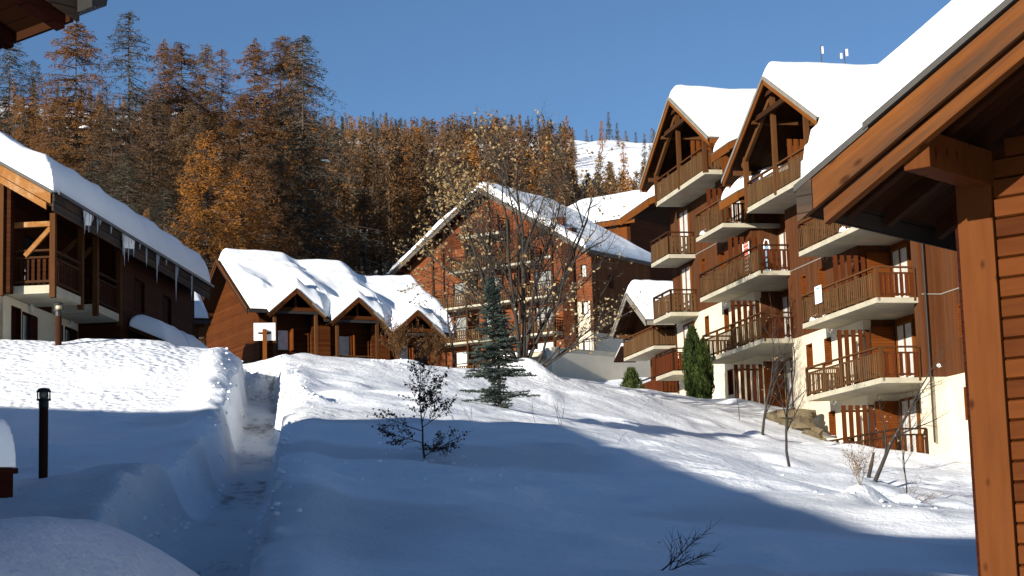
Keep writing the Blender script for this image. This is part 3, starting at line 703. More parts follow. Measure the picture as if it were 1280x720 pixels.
        door_y(T, 2.67, y0 + 1.2, y0 + 2.7, z + .02, z + 2.2)
        screen_x(T, .3, 2.6, y0 + .9 if False else y0 + 2.9, z + .05, z + 2.0, mat='cladding_orange', w=.2)
        T.part('cladding_side', MB().box(.75, 2.7, y0 - .02, y0 + .1, z - .2, rz(y0) - .05), 'cladding_orange')
        gable_front(T, -.45, 10.5, yc, zr, hl, hr, slope, snow=.62, seed=sd, barge_h=.27)
    dormer(5.4, 12.3, L[4], 8.45, 18.4, 5.35, 5.2, .555, 3)
    dormer(17.4, 24.85, L[5], 20.75, 20.72, 5.2, 5.2, .585, 7)
    T.part('wall', MB().box(1.0, 1.3, 12.0, 19.2, 16.1, 16.7), 'cladding')
    # ---- main roofs running along the block
    def main_roof(y0, y1, xe0, ze0, xr, slope, sd, gaps):
        edges = sorted({y0, y1} | {g for q in gaps for g in q})
        for a, b in zip(edges[:-1], edges[1:]):
            cut = any(g[0] <= (a + b) / 2 <= g[1] for g in gaps); xe = 3.0 if cut else xe0
            roof_piece(a, b, xe, ze0 + (xe - xe0) * slope, xr, slope, sd + int(a), not cut)
    def roof_piece(y0, y1, xe, ze, xr, slope, sd, open_eave):
        zr = ze + (xr - xe) * slope
        mb = MB().prism([(xe, y0, ze - .05), (xr, y0, zr - .05), (xr, y0, zr - .2), (xe, y0, ze - .2)], (0, y1 - y0, 0))
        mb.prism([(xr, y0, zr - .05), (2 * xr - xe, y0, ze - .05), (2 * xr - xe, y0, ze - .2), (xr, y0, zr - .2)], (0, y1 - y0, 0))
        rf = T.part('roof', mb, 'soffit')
        mc = MB().prism([(xe - .05, y0 - .04, ze - .02), (xr, y0 - .04, zr + .003), (xr, y0 - .04, zr - .044), (xe - .05, y0 - .04, ze - .07)], (0, y1 - y0 + .08, 0))
        mc.prism([(xr, y0 - .04, zr + .003), (2 * xr - xe, y0 - .04, ze), (2 * xr - xe, y0 - .04, ze - .047), (xr, y0 - .04, zr - .044)], (0, y1 - y0 + .08, 0))
        T.part('roof_covering', mc, 'tile_edge', rf)
        if not open_eave: mc = None
        else: T.part('fascia', MB().box(xe - .05, xe - .003, y0, y1, ze - .42, ze - .075), 'barge', rf)
        for yy in ((y0, y1) if open_eave else ()):
            T.part('bargeboard', MB().prism([(xe, yy, ze - .06), (xr, yy, zr - .06), (xr, yy, zr - .34), (xe, yy, ze - .34)], (0, -.045 if yy == y0 else .045, 0)), 'barge', rf)
        hf = lambda x, y: ze - .0 + (xr - xe - np.abs(x - xr)) * slope
        snow_blanket('roof_snow', T, [(xe + .05, 2 * xr - xe - .05, y0 + .02, y1 - .02)], hf, .5, seed=sd, step=.4)
        if not open_eave: return
        m = MB()
        yy = y0 + .5
        while yy < y1:
            m.beam((xe + .05, yy, ze - .27), (xe + 2.6, yy, ze - .27 + 2.55 * slope), .1, .14); yy += .7
        T.part('rafters', m, 'timber_dark', rf, kind='stuff')
    main_roof(-7, 15.0, -.25, 14.75, 6.2, .42, 11, [(3.2, 12.6)])
    main_roof(13.3, 30.2, -.3, 16.95, 6.4, .42, 12, [(15.6, 25.2)])
    # far return wall, back of the block
    T.part('wall', MB().box(10.8, 11.0, -7, 27.1, 1, 17), 'cladding'); T.part('wall', MB().box(2.3, 10.8, -7, -6.8, 1, 14.6), 'cladding')
    # things on the balconies are separate
    return T
AB = apartment_block()
RFr = Fr((12.32, 61.75), 12.3)

# ---- things on the balconies
def local_thing(name, label, cat, fr, x, y, z, rot=0, group=None):
    p = fr.w(x, y); return Thing(name, label, cat, (p[0], p[1], z), fr.t + rot, group)
n_ = local_thing('notice', 'white paper notice with blue print tied to the railing of the near middle balcony', 'notice', RFr, -.01, 5.05, 8.75)
n_.part('sheet', MB().box(-.05, -.035, -.32, .32, 8.98, 9.62).box(-.036, -.02, -.2, -.17, 9.1, 9.5), 'notice')
pr = MB()
for (a, b, c, d) in [(-.20, .16, 9.50, 9.56), (-.17, .12, 9.36, 9.38), (-.21, .16, 9.26, 9.29), (-.14, .13, 9.17, 9.20), (-.2, .14, 9.09, 9.12), (-.08, .1, 9.03, 9.05)]:
    q = a
    while q < b:
        w_ = random.Random(q).uniform(.03, .07); pr.box(-.056, -.0505, q, min(b, q + w_), c, d); q += w_ + .014
n_.part('print', pr, 'ink')
t_ = local_thing('drying_rack', 'white folding laundry rack standing upright on the balcony with red-brown front boards', 'drying rack', RFr, .45, 14.0, 11.2)
m = MB()
for yy in (-.35, .35): m.tube([(0, yy, 11.2), (0, yy, 12.8)], .025, 6)
for i in range(9): m.tube([(0, -.35, 11.5 + i * .155), (0, .35, 11.5 + i * .155)], .015, 5)
t_.part('frame', m, 'white')
t_ = local_thing('deck_lounger', 'white plastic lounger with blue cushion leaning behind the laundry rack', 'lounger', RFr, .9, 12.7, 11.2)
m = MB(); m.tube([(0, -.3, 11.2), (0, -.3, 12.3), (0, -.15, 12.65), (0, .2, 12.75), (0, .35, 12.6), (0, .35, 11.2)], .03, 6); t_.part('frame', m, 'white')
t_.part('cushion', MB().box(-.02, .03, -.24, .28, 11.4, 12.45), 'ink')
t_ = local_thing('towel', 'red cloth hung on the screen above the balcony with the laundry rack', 'cloth', RFr, .9, 15.6, 11.3)
t_.part('cloth', MB().hexa([(0, 0, 12.4), (.3, 0, 12.35), (.3, .04, 12.35), (0, .04, 12.4), (.08, 0, 13.1), (.18, 0, 13.1), (.18, .03, 13.1), (.08, .03, 13.1)]), 'towel')
# small snow heaps left on slabs
for (x, y, z, lab) in ((.3, 18.3, 13.93, 'little heap of snow left on the uppermost short balcony'), (.35, 6.0, 8.47, 'thin snow remains along the slab of the balcony with the notice'), (.3, 2.6, 11.21, 'snow remains on the near balcony under the eave')):
    t_ = local_thing('snow_heap', lab, 'snow', RFr, x, y, z)
    t_.part('heap', MB().lathe((0, 0, z), [(.42, 0), (.38, .1), (.25, .2), (.08, .26)], 10), 'roof_snow', smooth=True)

# ---- antennas on the block
for (px, py0, py1, lab) in ((1027, 77, 57, 'thin white antenna mast standing on the snowy ridge'), (1056, 76, 63, 'short antenna with two white panels beside the mast, half sunk in roof snow')):
    p = at(px, py0, 76); q = at(px, py1, 76)
    t_ = Thing('antenna', lab, 'antenna', (p[0], p[1], p[2] - .9))
    m = MB().tube([(0, 0, p[2] - .9), (0, 0, q[2])], .02, 6); t_.part('mast', m, 'metal')
    m = MB()
    m.box(.03, .10, -.03, .03, q[2] - .35, q[2] - .05) if px < 1040 else m.box(-.18, -.10, -.03, .03, q[2] - .35, q[2] - .12).box(.06, .15, -.03, .03, q[2] - .25, q[2] + .05)
    t_.part('panel', m, 'white')

# ================================================================== lower chalet past the far end of the block
def far_chalet():
    T = Thing('gabled_chalet', 'small gabled chalet under thick snow between the cream block and the grey wall', 'chalet', (12.32, 61.75, 6.0), R(12.3))
    gable_front(T, 2.35, 9, 39.0, 14.4, 3.3, 3.5, .55, parts=('zinc', 'zinc'), snow=.75, seed=21)
    T.part('wall', MB().prism([(4.4, 35.9, 6), (4.4, 41.9, 6), (4.4, 41.9, 12.4), (4.4, 39, 13.95), (4.4, 35.9, 12.3)], (.3, 0, 0)), 'cladding')
    T.part('wall', MB().box(4.4, 9, 35.9, 36.1, 6, 12.2), 'cladding_orange')
    s = slab(T, 3.05, 4.4, 36.6, 42.6, 11.2); railing(T, s, [(4.3, 36.65), (3.1, 36.65), (3.1, 42.55), (4.3, 42.55)], 11.2, 'slat_grey', 'timber', w=.13, gap=.02)
    s = slab(T, 3.3, 4.4, 36.0, 40.4, 8.6); railing(T, s, [(4.3, 36.05), (3.35, 36.05), (3.35, 40.35)], 8.6, 'slat_red', 'timber_dark', w=.15, gap=.03)
    for z in (8.65, 11.25):
        screen_x(T, 3.3, 4.4, 37.9, z, z + 2.1, w=.2); T.part('panel', MB().box(4.36, 4.41, 38.2, 41.4, z, z + 2.1), 'cladding_orange')
    T.part('beam', MB().box(2.5, 4.4, 38.9, 39.1, 13.6, 13.8), 'timber'); T.part('beam', MB().box(2.5, 4.4, 41.5, 41.7, 12.2, 12.4), 'timber'); T.part('beam', MB().box(3.6, 3.75, 36.2, 41.6, 12.2, 12.4), 'timber')
    T.part('canopy', MB().prism([(2.9, 42.6, 11.9), (2.9, 44.2, 11.23), (2.9, 44.2, 11.13), (2.9, 42.6, 11.8)], (1.3, 0, 0)), 'timber_dark')
    snow_blanket('canopy_snow', T, [(2.95, 4.15, 42.7, 44.15)], lambda x, y: 11.9 - (y - 42.6) * .417, .4, seed=4)
far_chalet()

# ================================================================== the big gabled building in the middle
CO = at(740, 307, 132); CFr = Fr(CO, 54)
def big_gable():
    T = Thing('gabled_apartment_building', 'large terracotta gabled apartment building behind the bare tree with a snowy roof', 'apartment building', (CO[0], CO[1], 11.0), R(54))
    y0, y1, yc = .15, 17.7, 9.3
    hs = [(.5, 1.05, 20.25, 21.2), (.5, 1.1, 17.55, 18.5), (.5, 1.1, 14.9, 15.75)]
    NX = (-1, 0, 0); UY = (0, 1, 0)
    T.part('wall', MB().wall((0, 0, 0), UY, NX, (y0, 1.45), (11, 18.5), hs, .3), 'plaster')
    T.part('wall', MB().wall((-.04, 0, 0), UY, NX, (y0 - .04, 1.45), (18.5, 22.3), hs, .34), 'brick_wood')
    for (a, b, c, d) in hs: window_y(T, 0 if c < 18 else -.04, a, b, c, d, frame='timber_dark', pane='curtain', depth=.1, lining=.05)
    T.part('pillar', MB().box(-.35, .3, 1.47, 2.5, 11, 24.0), 'chalet_dark')
    # recessed centre with windows on every floor
    wins = []
    for z in (13.9, 16.55, 19.2, 21.85, 24.4):
        for (a, b) in ((3.6, 5.3), (6.2, 7.1), (8.3, 9.9), (11.3, 12.9)):
            if z > 24 and not (6 < a < 9 or False): continue
            wins.append((a, b, z + .15, z + 2.0))
    T.part('wall', MB().wall((.0, 0, 0), UY, NX, (2.5, 14.0), (11, 25.0), wins, .3), 'brick_wood')
    for i, (a, b, c, d) in enumerate(wins): window_y(T, 0, a, b, c, d, frame='timber_dark', pane='curtain' if i % 3 == 0 else 'dim_curtain', depth=.14)
    T.part('wall', MB().wall((-.03, 0, 0), UY, NX, (14.0, y1), (11, 23.0), [], .3), 'brick_wood')
    T.part('wall', MB().prism([(0, y0, 22.3), (0, y1, 22.3), (0, y1, 22.9), (0, yc, 27.5), (0, y0, 22.4)], (.28, 0, 0)), 'brick_wood')
    for i, z in enumerate((13.7, 16.4, 19.1, 21.8)):
        a, b = (2.6, 13.9)
        if i == 3: a, b = 4.5, 12.2
        s = slab(T, -1.35, 0, a, b, z, .15)
        railing(T, s, [(-.05, a + .05), (-1.3, a + .05), (-1.3, b - .05), (-.05, b - .05)], z, 'slat_grey', 'timber_dark', w=.12, gap=.08)
        for yy in (5.7, 10.6): screen_x_dummy(T, yy, z)
    s = slab(T, -1.35, 0, 7.4, 11.0, 24.4, .2); railing(T, s, [(-.05, 7.45), (-1.3, 7.45), (-1.3, 10.95), (-.05, 10.95)], 24.4, 'slat_red', 'timber_dark')
    for yy in (2.7, 5.7, 8.2, 10.6, 13.8): T.part('post', MB().box(-1.36, -1.2, yy - .08, yy + .08, 11.5, min(24.4, 27 - abs(yy - yc) * .6)), 'timber_dark')
    # shaded right side wall
    T.part('wall', MB().box(-.03, 8.0, y0 - .06, y0 + .2, 16.2, 22.4), 'cladding')
    T.part('wall', MB().box(.0, 8.0, y0, y0 + .25, 11, 16.2), 'plaster_grey')
    T.part('wall', MB().box(7.75, 8.0, y0 + .25, y1, 11, 22.4), 'cladding')
    for (a, b, z) in ((6.0, 6.7, 18.7), (2.2, 2.8, 19.6)): T.part('shutter', MB().box(a, b, y0 - .1, y0 - .055, z, z + 1.0), 'shutter_dark')
    # roof
    sl = .62; zr = 28.0
    gable_front(T, -1.1, 9.0, yc, zr, 9.25, 9.45, sl, parts=('tile_edge', 'tile_edge'), snow=.55, seed=31, barge_h=.35)
    T.part('gutter', MB().box(-1.0, 8.9, -.35, -.2, 21.9, 22.05), 'metal')
    for i in range(9):
        y = .9 + i * 2.05
        if abs(y - yc) > .8: T.part('purlin', MB().box(-1.05, 0, y - .1, y + .1, zr - sl * abs(y - yc) - .5, zr - sl * abs(y - yc) - .28), 'timber_dark')
def screen_x_dummy(T, y, z):
    T.part('divider', MB().box(-1.2, -.02, y - .03, y + .03, z + .02, z + 2.1), 'cladding')
big_gable()
# garage and retaining wall in front of it
T = Thing('retaining_wall', 'long beige garage wall half buried in snow below the terracotta building', 'wall', (CO[0], CO[1], 9.0), R(54))
WO = at(693, 436, 119); T.o.location = (WO[0], WO[1], 9.0); T.o.rotation_euler = (0, 0, R(46))
zt = float(WO[2])
T.part('wall', MB().box(0, 20, 0, .3, 9, zt), 'plaster_grey')
T.part('coping', MB().box(-.05, 20.05, -.07, .35, zt, zt + .12), 'concrete')
T.part('pier', MB().box(-.35, -.002, -.05, .4, 9, zt + .1), 'plaster')
T.part('roof_slab', MB().box(.3, 9, .35, 5, zt - .3, zt - .02), 'concrete')
snow_blanket('snow', T, [(.2, 9, .4, 4.9)], lambda x, y: zt - .01 + 0 * x, .18, seed=8)
# wing behind, at the right
def wing():
    a = at(783, 272, 148)
    T = Thing('snowy_roofed_house', 'house end with broad snowy roof between the terracotta building and the cream block', 'house', (a[0], a[1], 14), R(54))
    z = a[2]
    T.part('wall', MB().box(.5, .8, .3, 9, 14, z - .4), 'cladding_orange'); T.part('wall', MB().box(.52, 14, .0, .3, 14, z + .1), 'chalet_dark')  # side wall given darker boards that stand in for its shade
    xe, xr, sl = 0, 8, .40
    mb = MB().prism([(xe, -.8, z - .05), (xr, -.8, z + xr * sl - .05), (xr, -.8, z + xr * sl - .25), (xe, -.8, z - .25)], (0, 10.8, 0))
    mb.prism([(xr, -.8, z + xr * sl - .05), (16, -.8, z - .05), (16, -.8, z - .25), (xr, -.8, z + xr * sl - .25)], (0, 10.8, 0))
    T.part('roof', mb, 'soffit'); T.part('fascia', MB().box(-.06, -.003, -.8, 10, z - .5, z - .08), 'barge')
    snow_blanket('roof_snow', T, [(.03, 15.9, -.75, 9.95)], lambda x, y: z + (8 - np.abs(x - 8)) * sl, .8, seed=40, step=.4)
wing()

# ================================================================== low chalet row with three porches
MO = at(325, 385, 100); MFr = Fr(MO, 27)
def chalet_row():
    T = Thing('chalet_row', 'low brown chalet row with three gabled porches under thick wavy snow', 'chalet', (MO[0], MO[1], 9.6), R(27))
    W = 9.7; sl = .66; ze = 14.0; zr = ze + sl * (W / 2 + .5)
    steps = [(-.1, 3.55, 0.0), (3.55, 7.15, -.38), (7.15, 10.9, -1.0)]
    T.part('wall', MB().box(0, .25, .2, W, 9.0, 13.9), 'chalet_boards')
    T.part('wall', MB().prism([(0.002, .2, 13.9), (0.002, W, 13.9), (0.002, W, ze - .1), (0.002, W / 2, zr - .35), (0.002, .2, ze - .1)], (.24, 0, 0)), 'chalet_boards')
    for (s0, s1, dz) in steps:
        s1_ = s1 - .0
        T.part('wall', MB().box(s0 + .1, s1_, .85, 1.0, 9.0, 14.2 + dz), 'chalet_boards')
        T.part('wall', MB().box(max(.25, s0), s0 + .62, .2, .85, 9.0, 13.85 + dz), 'chalet_boards'); T.part('wall', MB().box(s1_ - .5, s1_ - .02, .2, .85, 9.0, 13.84 + dz), 'chalet_boards')
        T.part('wall', MB().box(s1_ - .2, s1_, 1.0, W, 9, 13.8 + dz), 'chalet_boards')
        # window and shutter on the porch back wall
        window_x(T, .85, s0 + 1.35, s0 + 2.05, 11.9 + dz * .6, 13.1 + dz * .6, frame='timber_dark', depth=-.02)
        T.part('shutter', MB().box(s0 + 2.1, s0 + 2.16, .35, .84, 11.9 + dz * .6, 13.1 + dz * .6), 'shutter')
        # porch gable
        ac = s0 + 1.95; zc = 15.2 + dz * .95; hw = 1.62; sp = .86
        e0, e1 = ac - hw, ac + hw; yf = -.85
        mb = MB()
        for sg in (-1, 1):
            mb.prism([(ac, yf, zc), (ac + sg * hw, yf, zc - sp * hw), (ac + sg * hw, yf, zc - sp * hw - .12), (ac, yf, zc - .12)], (0, 3.2, 0))
        rf = T.part('porch_roof', mb, 'soffit')
        for sg in (-1, 1):
            T.part('bargeboard', MB().prism([(ac + sg * .002, yf, zc - .02), (ac + sg * hw, yf, zc - sp * hw - .02), (ac + sg * hw, yf, zc - sp * hw - .3), (ac + sg * .002, yf, zc - .3)], (0, -.04, 0)), 'chalet_boards' if sg < 0 else 'timber', rf)
            T.part('flashing', MB().prism([(ac + sg * (hw - .75), yf - .045, zc + .02 - sp * (hw - .75)), (ac + sg * (hw + .05), yf - .045, zc - sp * hw - .02), (ac + sg * (hw + .05), yf - .045, zc - sp * hw - .2), (ac + sg * (hw - .75), yf - .045, zc - .16 - sp * (hw - .75))], (0, -.02, 0)), 'zinc' if sg > 0 else 'timber_dark', rf)
            T.part('post', MB().box(ac + sg * 1.2 - .08, ac + sg * 1.2 + .08, -.6, -.44, 9.3, zc - sp * 1.2 - .1), 'timber')
        T.part('tie_beam', MB().box(ac - 1.3, ac + 1.3, -.61, -.47, zc - 1.25, zc - 1.05), 'chalet_boards')
        T.part('king_post', MB().box(ac - .06, ac + .06, -.6, -.48, zc - 1.05, zc - .2), 'chalet_boards')
        dk = T.part('porch_deck', MB().box(e0 + .2, e1 - .2, -.6, .84, 9.6, 10.75 + dz * .8), 'chalet_dark')
        if s0 > 0:
            railing(T, dk, [(e0 + .42, .8), (e0 + .42, -.45), (e1 - .42, -.45)], 10.8 + dz * .8, 'chalet_boards', 'timber', w=.12, gap=.05, post=1.3)
    # main roof in three steps
    for i, (s0, s1, dz) in enumerate(steps):
        a0 = s0 - (.75 if i == 0 else 0); a1 = s1 + (.7 if i == 2 else 0)
        mb = MB(); e = ze + dz; r_ = zr + dz
        mb.prism([(a0, -.5, e), (a0, W / 2, r_), (a0, W / 2, r_ - .16), (a0, -.5, e - .16)], (a1 - a0, 0, 0)).prism([(a0, W / 2, r_), (a0, W + .5, e), (a0, W + .5, e - .16), (a0, W / 2, r_ - .16)], (a1 - a0, 0, 0))
        rf = T.part('roof', mb, 'soffit')
        T.part('gutter', MB().box(a0, a1, -.62, -.51, e - .2, e - .06), 'metal_dark', rf)
        if i in (0, 2):
            xx = a0 if i == 0 else a1; dx = -.05 if i == 0 else .05
            for (ya, za, yb, zb) in ((-.5, e, W / 2, r_), (W + .5, e, W / 2, r_)):
                T.part('bargeboard', MB().prism([(xx, ya, za - .03), (xx, yb, zb - .03), (xx, yb, zb - .3), (xx, ya, za - .3)], (dx, 0, 0)), 'timber_dark', rf)
                T.part('flashing', MB().prism([(xx + dx * 1.1, ya, za + .06), (xx + dx * 1.1, yb, zb + .06), (xx + dx * 1.1, yb, zb - .08), (xx + dx * 1.1, ya, za - .08)], (dx * .8, 0, 0)), 'timber', rf)
    for y in (W / 2, 1.3, W - 1.3): T.part('purlin', MB().box(-.7, 0, y - .09, y + .09, zr - sl * abs(y - W / 2) - .42, zr - sl * abs(y - W / 2) - .2), 'timber_dark')
    def hf(x, y):
        dz = np.where(x < 3.55, 0, np.where(x < 7.15, -.38, -1.0))
        dz = -.38 * sst(3.0, 4.1, x) - .62 * sst(6.6, 7.9, x)
        dzs = np.where(x < 3.55, 0, np.where(x < 7.15, -.38, -1.0))
        h = zr + np.minimum(dzs * 0 + dz, 0) - sl * np.abs(y - W / 2)
        for (s0, s1, d0) in steps:
            ac = s0 + 1.95; zc = 15.2 + d0 * .95
            p = np.where((np.abs(x - ac) < 1.75) & (y < 2.8), zc - .86 * np.abs(x - ac), -99); h = np.maximum(h, p)
        return h
    rects = [(-.7, 11.5, -.45, W + .45)] + [(s0 + 1.95 - 1.6, s0 + 1.95 + 1.6, -.8, 3) for (s0, s1, d0) in steps]
    snow_blanket('roof_snow', T, rects, hf, .68, seed=50, step=.16, blur=12, wav=.12, r=.42, wfun=lambda x, y: .42 * (1 - sst(.4, 3.2, y)) * sst(.7, 1.7, np.minimum(np.minimum(np.abs(x - 1.85), np.abs(x - 5.5)), np.abs(x - 9.1))))
chalet_row()

# ================================================================== the long chalet on the left
LO = np.array([-12.9, 52.0]); LFr = Fr(LO, -4.3)
def left_chalet():
    T = Thing('long_chalet', 'long dark chalet on the left with deep snow on its roof, icicles and two balconies', 'chalet', (LO[0], LO[1], 5.5), R(-4.3))
    sl = .60; ze = 10.73; xr = -8.5; zr = ze - xr * sl
    ya, yb = -.85, 17.7
    NXp = (1, 0, 0); UY = (0, 1, 0)
    # walls
    hp = [(1.27, 2.1, 6.4, 7.85), (2.2, 3.45, 6.2, 7.8), (5.45, 6.0, 6.4, 7.85), (6.2, 7.35, 6.2, 7.85)]
    T.part('wall', MB().wall((-1.9, 0, 0), UY, NXp, (.3, 17.2), (4.5, 8.08), hp, .3), 'plaster')
    for i, (a, b, c, d) in enumerate(hp):
        if i % 2 == 0: window_y(T, -1.9, a, b, c, d, nx=1, frame='shutter_dark', depth=.12, pane='shutter_dark')
        else:
            window_y(T, -1.9, a, b, c, d, nx=1, frame='shutter_dark', depth=.12, pane='curtain')
            T.part('shutter', MB().box(-1.89, -1.85, (a + b) / 2 - .05, b + .02, c, d - .03), 'shutter_dark')
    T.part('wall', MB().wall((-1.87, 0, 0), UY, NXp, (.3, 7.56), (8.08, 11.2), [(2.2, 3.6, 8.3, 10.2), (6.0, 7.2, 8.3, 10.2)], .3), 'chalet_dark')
    for (a, b) in ((2.2, 3.6), (6.0, 7.2)): window_y(T, -1.87, a, b, 8.3, 10.2, nx=1, frame='timber_dark', pane='window_dark', depth=.1)
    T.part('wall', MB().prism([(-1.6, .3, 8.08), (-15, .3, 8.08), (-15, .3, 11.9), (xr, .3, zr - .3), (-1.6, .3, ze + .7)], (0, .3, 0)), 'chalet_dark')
    T.part('wall', MB().box(-1.9, -15, .32, .6, 4.5, 8.08), 'plaster')
    hw = [(9.2, 10.45, 8.7, 9.85), (12.85, 13.95, 8.55, 9.8)]
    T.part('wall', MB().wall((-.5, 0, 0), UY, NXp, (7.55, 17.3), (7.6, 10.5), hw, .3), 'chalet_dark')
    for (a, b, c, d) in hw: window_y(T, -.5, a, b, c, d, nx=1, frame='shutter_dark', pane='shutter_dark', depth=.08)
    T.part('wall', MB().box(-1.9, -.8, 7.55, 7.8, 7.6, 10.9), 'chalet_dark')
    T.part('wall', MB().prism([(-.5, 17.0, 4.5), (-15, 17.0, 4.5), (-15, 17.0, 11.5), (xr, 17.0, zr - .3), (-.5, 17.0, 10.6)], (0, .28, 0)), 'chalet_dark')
    # balconies: slab, side railing, front railing, full height posts
    for (a, b) in ((.7, 3.4), (4.8, 7.4)):
        s = T.part('balcony', MB().box(-1.9, -.45, a, b, 8.08, 8.32), 'concrete')
        railing(T, s, [(-1.85, a + .05), (-.5, a + .05), (-.5, b - .05), (-1.85, b - .05)], 8.32, 'chalet_dark', 'timber_dark', w=.09, gap=.07, h=1.03)
        for yy in (a + .05, b - .05): T.part('post', MB().box(-.56, -.40, yy - .09, yy + .09, 7.95, ze - .3), 'timber')
    T.part('post', MB().box(-1.95, -1.78, .2, .4, 8.0, 11.5), 'timber')
    T.part('tie_beam', MB().box(-1.9, -.45, .68, .82, 10.05, 10.2), 'left_barge')
    T.part('brace', MB().beam((-1.3, .72, 9.2), (-.55, .72, 10.0), .1, .13), 'left_barge')
    for yy in (3.35, 4.85): T.part('brace', MB().beam((-1.6, yy, 9.2), (-.6, yy, 10.1), .09, .12), 'timber')
    # roof
    mb = MB().prism([(0, ya, ze), (xr, ya, zr), (xr, ya, zr - .2), (0, ya, ze - .2)], (0, yb - ya, 0)).prism([(xr, ya, zr), (2 * xr, ya, ze), (2 * xr, ya, ze - .2), (xr, ya, zr - .2)], (0, yb - ya, 0))
    rf = T.part('roof', mb, 'soffit')
    T.part('bargeboard', MB().prism([(-.02, ya, ze - .04), (xr, ya, zr - .04), (xr, ya, zr - .34), (-.02, ya, ze - .34)], (0, -.05, 0)), 'left_barge', rf)
    T.part('rake_moulding', MB().prism([(-.15, ya - .05, ze - .30), (xr, ya - .05, zr - .26), (xr, ya - .05, zr - .47), (-.15, ya - .05, ze - .50)], (0, .1, 0)), 'left_barge', rf)
    T.part('flashing', MB().prism([(.03, ya - .06, ze + .04), (xr, ya - .06, zr + .04), (xr, ya - .06, zr - .05), (.03, ya - .06, ze - .05)], (0, -.03, 0)), 'metal_dark', rf)
    yy = ya
    while yy < yb - .2:      # fascia in lengths
        e = min(yb, yy + 2.3); T.part('fascia_board', MB().box(.003, .05, yy + .006, e - .006, ze - .53, ze - .27), 'fascia_dark', rf); T.part('fascia_board', MB().box(.02, .075, yy + .006, e - .006, ze - .262, ze - .015), 'fascia_dark', rf); yy = e
    T.part('gutter', MB().box(.08, .2, ya + .1, yb - .05, ze - .06, ze + .03), 'metal_dark', rf)
    hf = lambda x, y: zr - sl * np.abs(x - xr)
    snow_blanket('roof_snow', T, [(2 * xr + .1, .05, ya + .02, yb - .02)], hf, .98, r=.42, seed=60, step=.35, wav=.05)
    # icicles along the eave
    rng = random.Random(4)
    spots = [(1.75, .95), (1.9, .4), (2.15, .8), (2.5, .3), (3.0, .65), (3.25, .25), (5.7, 1.0), (5.85, 1.4), (6.05, .7), (6.3, 1.1), (6.6, .5), (6.9, .8), (8.4, .9), (9.7, 1.4), (9.9, .5), (12.2, 1.75), (12.4, .6), (14.4, 1.3), (4.4, .35), (7.6, .3), (10.9, .3)]
    for (y, l) in spots:
        x = .14; l *= .75; m = MB().tube([(x, y, ze - .04), (x + .01, y, ze - .04 - l * .35), (x, y + .01, ze - .04 - l * .75), (x, y, ze - .04 - l)], [.035, .026, .015, .003], 6); T.part('icicle', m, 'ice', rf, smooth=True)
    m = MB().quadmesh([(.12, 1.6, ze - .02), (.12, 2.4, ze - .02), (.13, 2.3, ze - .4), (.13, 1.75, ze - .5), (.16, 1.6, ze - .02), (.16, 2.4, ze - .02), (.16, 2.3, ze - .4), (.16, 1.75, ze - .5)], [(0, 1, 2, 3), (7, 6, 5, 4), (0, 4, 5, 1), (1, 5, 6, 2), (2, 6, 7, 3), (3, 7, 4, 0)]); T.part('ice_sheet', m, 'ice', rf)
    m = MB().quadmesh([(.12, 5.6, ze - .02), (.12, 7.0, ze - .02), (.13, 6.9, ze - .35), (.13, 5.75, ze - .5), (.16, 5.6, ze - .02), (.16, 7.0, ze - .02), (.16, 6.9, ze - .35), (.16, 5.75, ze - .5)], [(0, 1, 2, 3), (7, 6, 5, 4), (0, 4, 5, 1), (1, 5, 6, 2), (2, 6, 7, 3), (3, 7, 4, 0)]); T.part('ice_sheet', m, 'ice', rf)
    # round lamps on the plaster wall
    for y in (2.85, 6.75):
        m = MB(); m.tube([(-1.9, y, 7.98), (-1.82, y, 7.98)], .14, 14); T.part('wall_lamp', m, 'curtain')
    # lean-to roof with two lumps of snow
    cn = T.part('canopy', MB().prism([(-.5, 8.3, 8.1), (.75, 8.3, 7.55), (.75, 8.3, 7.42), (-.5, 8.3, 7.97)], (0, 7.2, 0)), 'timber_dark')
    for yy in (8.4, 10.5, 12.8, 15.3): T.part('canopy_post', MB().box(.5, .62, yy - .06, yy + .06, 5.5, 7.5), 'timber_dark', cn)
    T.part('canopy_rail', MB().box(.5, .6, 8.4, 15.3, 6.55, 6.68), 'timber_dark', cn)
    T.part('wall', MB().box(-1.6, -.75, 8.0, 15.5, 5.0, 7.9), 'chalet_dark')
    for (a, b) in ((8.4, 11.4), (11.6, 15.2)):
        snow_blanket('canopy_snow', T, [(-.45, .8, a, b)], lambda x, y: 8.1 - (x + .5) * .44, .55, r=.5, seed=int(a), step=.2, parent=cn)
left_chalet()

